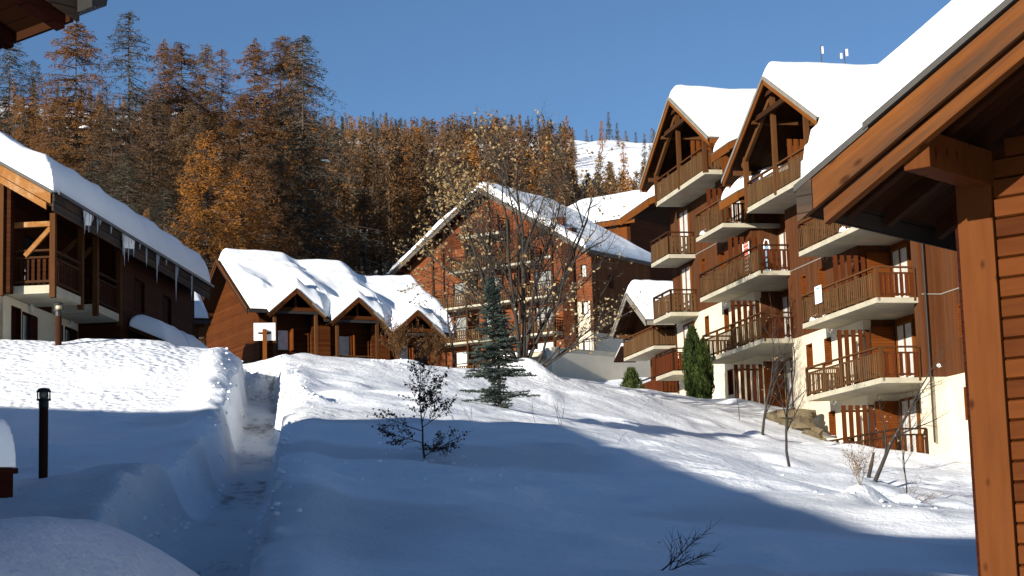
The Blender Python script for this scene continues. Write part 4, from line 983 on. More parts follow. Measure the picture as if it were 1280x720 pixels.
# small building tucked behind the left chalet
def behind_chalet():
    P = at(246, 398, 80); 
    T = Thing('small_snowy_chalet', 'small chalet corner with snowy roof and gutter tucked between the two brown chalets', 'chalet', (P[0], P[1], 8.0), R(20))
    z = P[2]
    sl = .62
    mb = MB().prism([(-7, 0, z), (.55, 0, z), (.55, 4.2, z + 2.6), (-7, 4.2, z + 2.6)], (0, 0, -.14))
    mb.prism([(-7, 8.4, z), (.55, 8.4, z), (.55, 4.2, z + 2.6), (-7, 4.2, z + 2.6)], (0, 0, -.14))
    rf = T.part('roof', mb, 'soffit'); T.part('gutter', MB().box(-7, .6, -.14, -.02, z - .22, z - .08), 'metal_dark', rf)
    T.part('bargeboard', MB().prism([(.553, 0, z - .02), (.553, 4.2, z + 2.58), (.553, 4.2, z + 2.3), (.553, 0, z - .3)], (.05, 0, 0)), 'timber', rf)
    T.part('wall', MB().box(-7, -.3, 1.6, 7.6, 8, z + .5), 'chalet_boards')
    T.part('post', MB().box(.0, .14, .3, .44, 8, z - .1), 'timber'); T.part('brace', MB().beam((.07, .36, z - 1.1), (-.6, .36, z - .2), .09, .11), 'timber'); T.part('beam', MB().box(-6.5, .4, .3, .45, z - .34, z - .2), 'timber')
    T.part('snowy_step', MB().box(-.6, .5, -.2, 1.4, 8.0, z - 1.9), 'roof_snow')
    snow_blanket('roof_snow', T, [(-6.95, .52, .03, 8.35)], lambda x, y: z + sl * (4.2 - np.abs(y - 4.2)), .45, seed=70, step=.3)
behind_chalet()
# ================================================================== near chalet corner on the right
FO = np.array([3.42, 14.0]); FFr = Fr(FO, 50)
def bevelled(o, w=.006):
    b = o.modifiers.new('bevel', 'BEVEL'); b.width = w; b.segments = 2; b.limit_method = 'ANGLE'; return o
def near_chalet():
    z0 = gz1(4.0, 14.0) - .3
    T = Thing('wooden_chalet', 'near wooden chalet corner on the right with corner post, board wall and snow laden roof', 'chalet', (FO[0], FO[1], z0), R(50))
    sl = .572; xf = -1.2; ye = .62; ze = 2.74; yr = -5.2; zr = ze + (ye - yr) * sl
    top = lambda y: ze + (ye - y) * sl
    # corner post
    bevelled(T.part('corner_post', MB().box(-.03, .16, -.34, -.05, z0, top(-.2) - .34), 'near_post'))
    T.part('corner_strip', MB().box(-.012, .14, -.05, -.02, z0, 2.6), 'shutter_dark')
    # boards of the wall, each its own piece
    sp = .1535; k = 0; z = 2.62 - sp * 22; shared = {}
    while z < top(-5) - .5:
        ys = -.352; zt = z + sp
        if zt > top(-.35) - .3: ys = min(-.352, ye - (zt + .28 - ze) / sl)
        if ys < -4.9: break
        L = round(5.2 + ys, 2)
        key = L
        if key not in shared:
            m = MB(); y1 = 0; y0 = -L; b = .012
            prof = [(0.02, 0), (-.004, b), (-.004, sp - b - .004), (.02, sp - .004), (.05, sp - .004), (.05, 0)]
            m.prism([(x, y0, zz) for x, zz in prof], (0, L, 0)); shared[key] = m.mesh('board', 'near_wood')
        o = link('board', shared[key], T.o); o.location = (random.Random(k).uniform(-.0025, .0025), ys, z - z0); k += 1
        z += sp
    T.part('wall', MB().prism([(.052, -.3, z0), (.052, -5.3, z0), (.052, -5.3, top(-5.3) - .3), (.052, -.3, top(-.3) - .3)], (.15, 0, 0)), 'chalet_dark')
    T.part('wall', MB().box(.2, 7, -.34, -.16, z0, 2.4), 'chalet_dark')
    # gable trim board over the wall
    T.part('trim_board', MB().prism([(-.012, -.9, top(-.9) - .32), (-.012, -5.3, top(-5.3) - .32), (-.012, -5.3, top(-5.3) - .62), (-.012, -.9, top(-.9) - .62)], (.05, 0, 0)), 'near_soffit')
    # roof slab, bargeboards, rafters
    mb = MB().prism([(xf + .05, ye, ze - .05), (xf + .05, yr, zr - .05), (xf + .05, yr, zr - .09), (xf + .05, ye, ze - .09)], (8.5, 0, 0))
    mb.prism([(xf + .05, yr, zr - .05), (xf + .05, 2 * yr - ye, ze - .05), (xf + .05, 2 * yr - ye, ze - .09), (xf + .05, yr, zr - .09)], (8.5, 0, 0))
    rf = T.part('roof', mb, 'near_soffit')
    def rake(x, y0, y1, o0, o1, w): return MB().prism([(x, y0, top(y0) - o0), (x, y1, top(y1) - o0), (x, y1, top(y1) - o1), (x, y0, top(y0) - o1)], (w, 0, 0))
    bevelled(T.part('bargeboard', rake(xf, ye - .0, -4.9, .05, .285, .045), 'near_barge', rf), .004)
    bevelled(T.part('bargeboard', rake(xf + .075, ye - .14, -4.9, .29, .415, .09), 'near_barge', rf), .004)
    T.part('flashing', rake(xf - .018, ye + .05, .02, -.0, .052, .06), 'metal', rf)
    T.part('flashing', rake(xf - .028, .06, -4.9, -.022, .03, .07), 'metal', rf)
    for x in (-.62, -.02, .85, 1.75, 2.65, 3.6, 4.6, 5.6):
        T.part('rafter', rake(x, ye - .05, -5.0, .092, .235, .09), 'near_soffit', rf)
    T.part('fascia', MB().box(xf + .0, 7, ye + .003, ye + .03, ze - .25, ze - .06), 'fascia_dark', rf)
    T.part('end_board', MB().prism([(xf - .012, ye + .034, ze - .03), (xf - .012, ye - .10, ze + .05), (xf - .012, ye - .10, ze - .23), (xf - .012, ye + .034, ze - .31)], (.011, 0, 0)), 'fascia_dark', rf)
    T.part('gutter', MB().prism([(xf + .3, ye + .035, ze - .03), (xf + .3, ye + .13, ze - .03), (xf + .3, ye + .11, ze - .1), (xf + .3, ye + .06, ze - .12), (xf + .3, ye + .035, ze - .1)], (8.0, 0, 0)), 'metal_dark', rf)
    # purlin on the corner post and one higher up
    bevelled(T.part('purlin', MB().box(xf + .17, 6, -.36, -.15, top(-.25) - .52, top(-.25) - .25), 'near_post'), .006)
    bevelled(T.part('purlin', MB().box(xf + .17, .0, -3.0, -2.8, top(-2.9) - .55, top(-2.9) - .25), 'near_post'), .006)
    snow_blanket('roof_snow', T, [(xf + .03, 7.0, -9, ye + .02)], lambda x, y: zr - sl * np.abs(y - yr), .5, r=.3, seed=80, step=.16, wav=.07)
near_chalet()

# ================================================================== near building on the left: only its eave corner reaches into view
def near_left():
    a = atz(93, 27, 3.72); F = Fr(a, 48)
    T = Thing('chalet_eave', 'dark eave corner of a near building reaching in at the top left', 'building', (a[0], a[1], gz1(a[0] - 1, a[1] - 1) - .2), R(48))
    zz = 3.72; d = -1   # underside climbs toward -x
    mb = MB().prism([(0, 0, zz + .05), (-4.0, 0, zz + 1.7), (-4.0, 0, zz + 1.82), (0, 0, zz + .17)], (0, 5, 0))
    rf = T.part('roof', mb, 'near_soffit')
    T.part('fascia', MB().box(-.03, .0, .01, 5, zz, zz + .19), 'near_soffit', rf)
    for i in range(8): T.part('rafter', MB().prism([(-.035, 0.06 + i * .62, zz + .055), (-3.9, .06 + i * .62, zz + 1.65), (-3.9, .06 + i * .62, zz + 1.5), (-.035, .06 + i * .62, zz - .04)], (0, .1, 0)), 'shutter_dark', rf)
    T.part('bargeboard', MB().prism([(.02, -.03, zz + .0), (-4.0, -.03, zz + 1.62), (-4.0, -.03, zz + 1.86), (.02, -.03, zz + .24)], (0, .03, 0)), 'fascia_dark', rf)
    T.part('gutter', MB().prism([(.003, -.2, zz + .2), (.14, -.2, zz + .2), (.12, -.2, zz + .09), (.003, -.2, zz + .06)], (0, 5.2, 0)), 'metal_dark', rf)
    T.part('wall', MB().box(-1.25, -1.05, .6, 4.8, T.z, zz + .4), 'chalet_dark'); T.part('wall', MB().box(-3.6, -1.26, .6, .8, T.z, zz + 1.2), 'chalet_dark')
    snow_blanket('roof_snow', T, [(-3.95, -.02, 0, 4.9)], lambda x, y: zz + .17 - x * .4125, .35, seed=90)
near_left()
a = at(15, 590, 9.5)
zt_ = a[2]
T = Thing('terrace_rail', 'snow capped end of a red brown timber rail at the left edge', 'railing', (a[0], a[1], gz1(a[0] - .3, a[1]) - .1), R(35))
zb = at(15, 622, 9.5)[2]
T.part('rail', MB().box(-2.2, -.015, -.06, .06, zb, zt_ - .01).box(-2.22, .0, -.09, .09, zt_ - .012, zt_ + .015), 'shutter_dark')
for x in (-.45, -2.0): T.part('post', MB().box(x - .05, x + .05, -.05, .05, T.z, zb), 'shutter_dark')
snow_blanket('rail_snow', T, [(-2.2, -.01, -.085, .085)], lambda x, y: zt_ + .016 + 0 * x, .27, r=.06, step=.05, seed=3)

# ================================================================== unseen houses added left of the view, shaped to cast the shade
def shade_house(name, label, rect, ang, o, zb, ze, zr, mat='cladding'):
    T = Thing(name, label, 'house', (o[0], o[1], zb), R(ang))
    x0, x1, y0, y1 = rect; xm = (x0 + x1) / 2
    T.part('wall', MB().wall((x1, 0, 0), (0, 1, 0), (1, 0, 0), (y0, y1), (zb, ze), [(y0 + 2 + i * 3.2, y0 + 3.1 + i * 3.2, zb + 1 + j * 2.8, zb + 2.5 + j * 2.8) for i in range(int((y1 - y0 - 3) / 3.2)) for j in range(max(1, int((ze - zb) / 2.9)))], .3), mat)
    T.part('wall', MB().wall((x0, 0, 0), (0, 1, 0), (-1, 0, 0), (y0, y1), (zb, ze), [], .3), mat)
    s = (zr - ze) / (xm - x0)
    for y in (y0, y1): T.part('wall', MB().prism([(x0, y, zb), (x1, y, zb), (x1, y, ze), (xm, y, zr - .1), (x0, y, ze)], (0, .25 if y == y0 else -.25, 0)), mat)
    T.part('roof', MB().prism([(x0 - .6, y0 - .4, ze - .6 * s), (xm, y0 - .4, zr), (x1 + .6, y0 - .4, ze - .6 * s), (x1 + .6, y0 - .4, ze - .6 * s - .15), (xm, y0 - .4, zr - .16), (x0 - .6, y0 - .4, ze - .6 * s - .15)], (0, y1 - y0 + .8, 0)), 'soffit')
    snow_blanket('roof_snow', T, [(x0 - .55, x1 + .55, y0 - .35, y1 + .35)], lambda x, y: zr - np.abs(x - xm) * s, .5, step=.6, seed=int(x1 * 7))
def clods():
    rs = np.random.RandomState(9); ico = []; V = []; F = []
    base = np.array([(0, 0, 1), (.9, 0, .3), (.28, .85, .3), (-.73, .53, .3), (-.73, -.53, .3), (.28, -.85, .3), (.7, .5, -.5), (-.28, .85, -.5), (-.9, 0, -.5), (-.28, -.85, -.5), (.7, -.5, -.5)])
    fc = [(0, 1, 2), (0, 2, 3), (0, 3, 4), (0, 4, 5), (0, 5, 1), (1, 6, 2), (2, 7, 3), (3, 8, 4), (4, 9, 5), (5, 10, 1), (6, 7, 2), (7, 8, 3), (8, 9, 4), (9, 10, 5), (10, 6, 1)]
    P = []
    for i in range(300):
        y = rs.uniform(24, 58); c = np.interp(y, PATH_Y, PATH_X); sd = 1 if rs.rand() < .6 else -1; P.append((c + sd * (.45 + abs(rs.normal()) * .35), y, rs.uniform(.015, .06)))
    for (px, py, y0, n, sp) in [(380, 508, 44.5, 60, .5), (1095, 650, 34, 26, .5), (1110, 640, 36, 14, .7), (325, 474, 56, 40, .4), (500, 465, 59, 30, .8), (560, 590, 34, 25, 1.0), (1060, 615, 40, 10, .9), (430, 600, 30, 12, 2.5)]:
        q = at(px, py, y0)
        for i in range(n): P.append((q[0] + rs.normal() * sp, q[1] + rs.normal() * sp * 1.4, rs.uniform(.012, .055)))
    P = np.array(P); Z = gz(P[:, 0], P[:, 1])
    for i, (x, y, s) in enumerate(P):
        b = base * (1 + rs.uniform(-.25, .25, base.shape)) * s; b[:, 2] *= .8; n = len(V) * 11; V.append(b + np.array([x, y, Z[i] + s * .25])); F += [(a + n, c + n, d + n) for a, c, d in fc]
    tag(link('snow_clods', npmesh('snow_clods', np.concatenate(V), np.array(F), ['roof_snow'])), 'broken crumbs of snow strewn along the path and drifts', 'snow', None, 'stuff')
clods()
shade_house('tall_shade_caster', 'tall unseen house added left of the view, shaped to shade the slope', (-5, 5, 1.8, 29.7), -6.7, (-17.2, -3.7), -1.5, 5.6, 8.5)
shade_house('rear_shade_caster', 'second unseen house added left of the view to shape the shade edge, turned across the tall one', (-8, 0, 1.5, 13.5), 51, (-17.0, 24.4), 0, 6.9, 9.2)
shade_house('hidden_shade_caster', 'unseen chalet added above the long chalet to shade the chalet row', (-5, .8, -6, 3.0), 20, (-18.6, 92), 8, 12.6, 14.7)  # added out of sight to throw a shadow on the chalet row wall

# ================================================================== path lamps
def path_lamp(px, py0, py1, y, label, zb=None):
    b = at(px, py0, y); t = at(px, py1, y); g = gz1(b[0], b[1]); z0 = min(b[2], g); 
    T = Thing('path_lamp', label, 'lamp post', (b[0], b[1], z0 - .5), 0, 'wooden path lamps beside the trodden path')
    X = t[0] - b[0] if False else 0; h = t[2]; r = .07 if y < 40 else .09
    s = r / .085
    T.part('post', MB().lathe((0, 0, 0), [(r, z0 - .5), (r, h - .36 * s)], 14), 'post_brown')
    T.part('collar', MB().lathe((0, 0, 0), [(r * 1.02, h - .365 * s), (r * 1.08, h - .36 * s), (r * 1.08, h - .24 * s), (r * 1.6, h - .23 * s), (r * 1.6, h - .205 * s)], 16), 'metal_dark', smooth=False)
    m = MB()
    for i in range(4):
        t_ = i * PI / 2 + .78; m.box(-.01, .01, -.01, .01, 0, 0.001) if False else m.beam((math.cos(t_) * r * 1.5, math.sin(t_) * r * 1.5, h - .23 * s), (math.cos(t_) * r * 1.5, math.sin(t_) * r * 1.5, h - .07 * s), .018, .018, (1, 0, 0))
    T.part('cage', m, 'metal_dark')
    T.part('lens', MB().lathe((0, 0, 0), [(r * .6, h - .205 * s), (r * 1.05, h - .17 * s), (r * 1.05, h - .1 * s), (r * .7, h - .06 * s)], 14), 'lens', smooth=True)
    T.part('cap', MB().lathe((0, 0, 0), [(r * 1.62, h - .075 * s), (r * 1.55, h - .05 * s), (r * 1.2, h - .015 * s), (r * .6, h)], 16), 'metal_dark', smooth=True)
path_lamp(54, 592, 485, 28, 'nearer dark wooden path lamp standing in the shaded snow bank')
path_lamp(73, 430, 378, 50, 'small distant path lamp in front of the left chalet balcony')

# ================================================================== backboard
c = at(331, 447, 57.5); tl = at(319, 404, 57.5); br = at(346, 425, 57.5)
T = Thing('basketball_backboard', 'white basketball backboard on an orange wooden post before the chalet row', 'backboard', (c[0], c[1], gz1(c[0], c[1]) - .3), R(8))
w = (br[0] - tl[0]) / 2
T.part('board', MB().box(-w, w, .0, .04, br[2], tl[2]), 'white')
T.part('post', MB().box(-.065, .065, -.15, -.02, T.z, br[2] + (tl[2] - br[2]) * .62), 'barge')
T.part('bracket', MB().box(-.2, .2, -.02, -.002, br[2] + .2, br[2] + .26), 'timber')

# ================================================================== vegetation
def branch_tree(rng, base, height, stems, spread, leaf=None, depth=4, r0=.07, up=.55, leafsel=None, kids=3, leafn=3, leafsize=.1, droop=0.0, bark_sides=5, lean=(0, 0), first=.25, ang0=(.45, .95), lf=(.42, .68)):
    """returns (tube MB, leaf quads) in coordinates relative to base"""
    mb = MB(); leaves = []
    def grow(p, d, L, r, lev):
        n = 4 if lev < 2 else 3; pts = [p.copy()]; q = p.copy(); dd = d.copy()
        for i in range(n):
            dd = (dd + Vector((rng.uniform(-.16, .16), rng.uniform(-.16, .16), rng.uniform(-.05, .12) * up - droop * .1 * lev))).normalized()
            q = q + dd * (L / n); pts.append(q.copy())
        r1 = r * (.45 if lev < depth else .25)
        mb.tube(pts, [r + (r1 - r) * i / n for i in range(n + 1)], bark_sides if lev < 2 else 3, cap=False)
        if lev >= depth:
            if leafsel is None or leafsel(pts[-1], rng):
                for i in range(leafn):
                    t = rng.random(); s = pts[int(t * (len(pts) - 1))].lerp(pts[min(len(pts) - 1, int(t * (len(pts) - 1)) + 1)], rng.random())
                    leaves.append(s + Vector((rng.gauss(0, .05), rng.gauss(0, .05), rng.gauss(0, .05))) * (leafsize / .1))
            return
        k = kids + (1 if rng.random() < .4 else 0) + (1 if lev == 0 else 0)
        for i in range(k):
            t = first + (1 - first) * (i + rng.random()) / k if lev == 0 else .2 + .8 * (i + rng.random()) / k
            j = min(n - 1, int(t * n)); s = pts[j].lerp(pts[j + 1], t * n - j)
            ax = Vector((rng.gauss(0, 1), rng.gauss(0, 1), rng.gauss(0, .3))); ax = (ax - dd * ax.dot(dd)).normalized()
            ang = rng.uniform(*ang0) if lev == 0 else rng.uniform(.45, .95); nd = (dd * math.cos(ang) + ax * math.sin(ang)); nd.z += up * .22; nd.normalize()
            grow(s, nd, L * (rng.uniform(*lf) if lev == 0 else rng.uniform(.42, .68)) * (1.1 - .35 * t), max(.004, r * (.55 - .2 * t) * 1.0), lev + 1)
        grow(pts[-1], dd, L * .55, r1, lev + 1)
    for i in range(stems):
        a = 2 * PI * (i + rng.random() * .6) / stems; sp = spread * (rng.uniform(.35, 1) if stems > 1 else rng.uniform(0, .3))
        d = Vector((math.cos(a) * sp + lean[0], math.sin(a) * sp + lean[1], 1)).normalized()
        off = Vector((math.cos(a), math.sin(a), 0)) * (r0 * 1.2 if stems > 1 else 0)
        grow(Vector((0, 0, 0)) + off, d, height * rng.uniform(.5, .62) * (1 if stems == 1 else rng.uniform(.75, 1.0)), r0 * (rng.uniform(.6, 1) if stems > 1 else 1), 0)
    return mb, leaves
def leaf_mesh(name, pts, size, mat, rng, aspect=.6, curl=.3):
    P = np.array([tuple(p) for p in pts]); n = len(P); rs = np.random.RandomState(rng.randint(0, 99999))
    a = rs.normal(size=(n, 3)); a /= np.linalg.norm(a, axis=1)[:, None]; b = rs.normal(size=(n, 3)); b -= a * (a * b).sum(1)[:, None]; b /= np.linalg.norm(b, axis=1)[:, None]
    c = np.cross(a, b); s = size * rs.uniform(.6, 1.35, (n, 1)); a = a * s; b = b * s * aspect; c = c * s * curl
    V = np.stack([P - a, P - b + c * .5, P + a, P + b + c * .5], 1).reshape(-1, 3); F = np.arange(4 * n).reshape(n, 4)
    F = np.concatenate([F[:, [0, 1, 2]], F[:, [0, 2, 3]]]); return npmesh(name, V, F, [mat])

def place_tree(name, label, cat, px, py, y, mbl, leafmat, bark, leafsize, rng, group=None, sink=.15, aspect=.6, curl=.3, leafname='leaves'):
    p = at(px, py, y); g = gz1(p[0], p[1]); 
    T = Thing(name, label, cat, (p[0], p[1], g - sink), 0, group); T.z = 0
    mb, lv = mbl; T.part('branches', mb, bark, smooth=True)
    if lv: tag(link(leafname, leaf_mesh(leafname, lv, leafsize, leafmat, rng, aspect, curl), T.o), kind='stuff')
    return T

def big_tree():
    rng = random.Random(11)
    def sel(p, r):   # dry leaves hang mostly on the left and upper part of the crown
        k = .03 + .5 * float(sst(-.2, 3.4, -p.x)) + .18 * float(sst(5.5, 9, p.z))
        return r.random() < k
    mbl = branch_tree(rng, None, 10.9, 9, .62, depth=4, r0=.10, up=.62, leafsel=sel, kids=4, leafn=2, leafsize=.05, first=.15)
    def dome(v):
        k = math.sqrt((v[0] / (4.7 if v[0] < 0 else 3.9)) ** 2 + (v[1] / 4.4) ** 2 + (v[2] / 10.6) ** 2)
        if k <= .8: return v
        f = (.8 + (k - .8) * .42) / k; return (v[0] * f, v[1] * f, v[2] * f)
    mbl[0].v = [dome(v) for v in mbl[0].v]; mbl = (mbl[0], [Vector(dome(v)) for v in mbl[1]])
    # long low limbs toward the right
    return place_tree('bare_tree', 'large multi-stemmed bare tree with pale dry leaves in front of the terracotta building', 'tree', 652, 466, 64, mbl, 'pale_leaf', 'bark', .062, rng)
big_tree()
def low_limbs():
    rng = random.Random(29)
    mb, lv = branch_tree(rng, None, 5.2, 4, 1.3, depth=3, r0=.06, up=.5, leafsel=lambda p, r: r.random() < .25, kids=4, leafn=2, leafsize=.12, lean=(1.1, 0), first=.3)
    place_tree('bare_shrub', 'bare arching shrub spreading right from the foot of the big leafless tree', 'shrub', 672, 468, 63.5, (mb, lv), 'pale_leaf', 'bark_dark', .06, rng)
low_limbs()
def slim_trees():
    rng = random.Random(3)
    for (px, py, y, h, lab) in [(567, 462, 63, 3.9, 'slim grey-stemmed bare tree standing just right of the chalet row'), (592, 462, 64, 2.8, 'thin bare sapling between the slim grey tree and the blue spruce')]:
        mbl = branch_tree(rng, None, h, 1, .1, depth=3, r0=.06 if h > 3 else .035, up=.2, kids=4, leafsel=lambda p, r: r.random() < .2, leafn=1, first=.45)
        place_tree('bare_sapling', lab, 'tree', px, py, y, mbl, 'pale_leaf', 'bark', .06, rng)
slim_trees()

def spruce():
    rng = random.Random(8); p = at(625, 507, 50); g = gz1(p[0], p[1]); top = at(616, 343, 50)[2]; H = top - g
    T = Thing('blue_spruce', 'young blue-green spruce standing alone in the sunlit snow', 'tree', (p[0], p[1], g - .1)); T.z = 0
    T.part('trunk', MB().tube([(0, 0, 0), (.0, 0, H * .4), (-.08, 0, H * .8), (-.14, 0, H + .05)], [.055, .04, .02, .006], 6), 'bark_dark')
    V = []; wood = MB(); n = 0; fr = random.Random(4)
    z = .12
    while z < H * .985:
        t = z / H
        k = 5 if t < .9 else 4
        rad = 1.02 * (1 - t) ** .85 + .06
        if .16 < t < .26: rad *= .25
        if t <= .10: rad *= .33
        if .26 < t < .45: rad *= 1.0 + .15 * rng.random()
        for i in range(k):
            a = rng.random() * 2 * PI; L = rad * rng.uniform(.65, 1.2); dz = rng.uniform(-.12, .1) * L - .1 * L
            if t > .8: dz = L * .5
            e = Vector((math.cos(a) * L, math.sin(a) * L, dz)); o = Vector((-.14 * t, 0, z))
            wood.tube([o, o + e * .5 + Vector((0, 0, -.04 * L)), o + e + Vector((0, 0, .06 * L))], [.012, .008, .003], 3, cap=False)
            m = int(34 * L / .3) + 10
            for j in range(m):
                s = rng.random() ** .8; b = o + e * s + Vector((0, 0, .06 * L * s * s)); side = Vector((-math.sin(a), math.cos(a), 0)) * rng.uniform(-1, 1) * .2 * (1.15 - s) * (L / .8 + .3)
                b = b + side; dirr = (e.normalized() * .8 + side * 2.5 + Vector((rng.gauss(0, .35), rng.gauss(0, .35), rng.gauss(.1, .35)))).normalized()
                l = rng.uniform(.05, .10); w = dirr.orthogonal().normalized() * .02
                V.append((b - w, b + w, b + dirr * l))
        z += rng.uniform(.03, .075) + .02 * (1 - t)
    P = np.array([[tuple(q) for q in tr] for tr in V]).reshape(-1, 3)
    tag(link('needles', npmesh('needles', P, np.arange(len(P)).reshape(-1, 3), ['spruce']), T.o), kind='stuff'); T.part('branches', wood, 'bark_dark')
spruce()

def beech():
    rng = random.Random(21)
    mbl = branch_tree(rng, None, 2.05, 1, .1, depth=3, r0=.022, up=.05, kids=7, leafn=3, leafsize=.03, leafsel=lambda p, r: r.random() < .7, first=.05, lean=(-.10, 0), ang0=(.85, 1.35), lf=(.42, .72))
    place_tree('beech_sapling', 'little beech sapling full of curled brown leaves in the shaded snow', 'sapling', 531, 579, 34, mbl, 'brown_leaf', 'bark_dark', .025, rng, sink=.05, curl=.9, aspect=.7)
beech()
def right_saplings():
    rng = random.Random(14)
    L = [(953, 552, 60, 4.2, .05, (-.02, 0), 'leafless forked sapling standing in snow below the orange board screen', .12, 1),
         (988, 591, 50, 4.0, .045, (.03, 0), 'leafless sapling with snow at its foot in front of the cream wall', .12, 1),
         (1091, 598, 46, 3.9, .06, (.45, 0), 'leaning bare sapling with a few dry leaves before the ground floor terrace', .35, 1),
         (1131, 588, 42, 2.4, .02, (.0, 0), 'slim straight twig tree near the footprints in the snow', .1, 1),
         (925, 540, 66, 3.2, .014, (0, 0), 'single tall bare rod left of the forked sapling', 0, 1)]
    for (px, py, y, h, r, lean, lab, lf, st) in L:
        thin = r < .02
        mbl = branch_tree(rng, None, h, st, .12, depth=2 if thin else 3, r0=r, up=.75, kids=1 if thin else 3, leafn=2, leafsize=.06, leafsel=lambda p, q: q.random() < lf, first=.25, lean=lean)
        place_tree('bare_sapling', lab, 'sapling', px, py, y, mbl, 'pale_leaf', 'bark', .028, rng, sink=.1)
    # snapped stub beside the leaning one
    p = at(1084, 597, 46.3); g = gz1(p[0], p[1]); T = Thing('broken_stub', 'short snapped trunk stub beside the leaning sapling', 'stump', (p[0], p[1], g - .1)); T.z = 0
    T.part('stub', MB().tube([(0, 0, 0), (.12, 0, .4), (.2, 0, .72)], [.05, .05, .03], 7), 'bark')
right_saplings()
def small_shrubs():
    rng = random.Random(33)
    def tuft(name, lab, px, py, y, h, stems, spread, r, mat, leafmat=None, leafn=0, depth=2, lean=(0, 0), ls=.03, kids=3, up=.4):
        mbl = branch_tree(rng, None, h, stems, spread, depth=depth, r0=r, up=up, kids=kids, leafn=leafn, leafsize=.05, leafsel=(lambda p, q: leafn > 0), first=.3, lean=lean, bark_sides=4)
        return place_tree(name, lab, 'shrub', px, py, y, mbl, leafmat or 'straw', mat, ls, rng, sink=.05)
    tuft('rusty_shrub', 'rusty leaved shrub hiding the third porch of the chalet row', 540, 459, 62, 1.5, 9, .5, .014, 'shrub_leaf', 'shrub_leaf', 5, 3, ls=.022)
    tuft('rusty_shrub', 'rusty shrub with thin orange twigs at the left of the third porch', 497, 457, 61.5, 1.7, 9, .5, .014, 'shrub_leaf', 'shrub_leaf', 4, 3, ls=.022)
    tuft('dry_bush', 'straw coloured dry bush on the snow lump at the shadow edge', 1078, 648, 33.5, 1.0, 6, .7, .008, 'straw', 'straw', 2, 2, ls=.015)
    tuft('dry_bush', 'low reddish twigs lying on the snow right of the straw coloured bush', 1128, 650, 38, 1.3, 5, 1.2, .007, 'straw', None, 0, 2, lean=(1.2, 0))
    tuft('bare_twigs', 'upright bare rods sticking out of a small snow hump in the middle of the slope', 701, 536, 45, 1.2, 3, .12, .012, 'bark_dark', None, 0, 1, kids=1, up=.2)
    tuft('bare_twigs', 'pair of thin rods in shaded snow just right of the sapling', 591, 540, 42, .95, 2, .35, .008, 'bark_dark', None, 0, 1, lean=(-.4, 0), kids=1, up=.1)
    tuft('bare_twigs', 'two short slanting rods near the sapling in the shade', 570, 538, 42, .8, 2, .3, .007, 'bark_dark', None, 0, 1, lean=(-.7, 0), kids=1, up=.0)
    tuft('bare_twigs', 'single thin rod left of the small snow hump', 670, 540, 44, 1.1, 1, .1, .007, 'bark_dark', None, 0, 1, lean=(-.15, 0), kids=1, up=.0)
    tuft('bare_twigs', 'short slanted twig right of the small snow hump', 770, 555, 41, .7, 1, .1, .006, 'bark_dark', None, 0, 1, lean=(.5, 0), kids=1, up=.0)
    tuft('bare_twigs', 'thin twigs on the slope between the leaning sapling and the shadow', 1063, 610, 43, 1.3, 2, .5, .007, 'straw', None, 0, 2, lean=(.4, 0), kids=2)
    # dead branch at the bottom edge
    mbl = branch_tree(random.Random(75), None, 1.0, 2, .5, depth=2, r0=.014, up=.1, kids=5, leafn=0, leafsel=lambda p, q: False, first=.35, lean=(1.6, 0), bark_sides=5)
    T = place_tree('dead_branch', 'dead feathery branch poking from the snow at the bottom edge', 'branch', 815, 722, 19.5, mbl, 'straw', 'bark_dark', .02, rng, sink=.03)
small_shrubs()

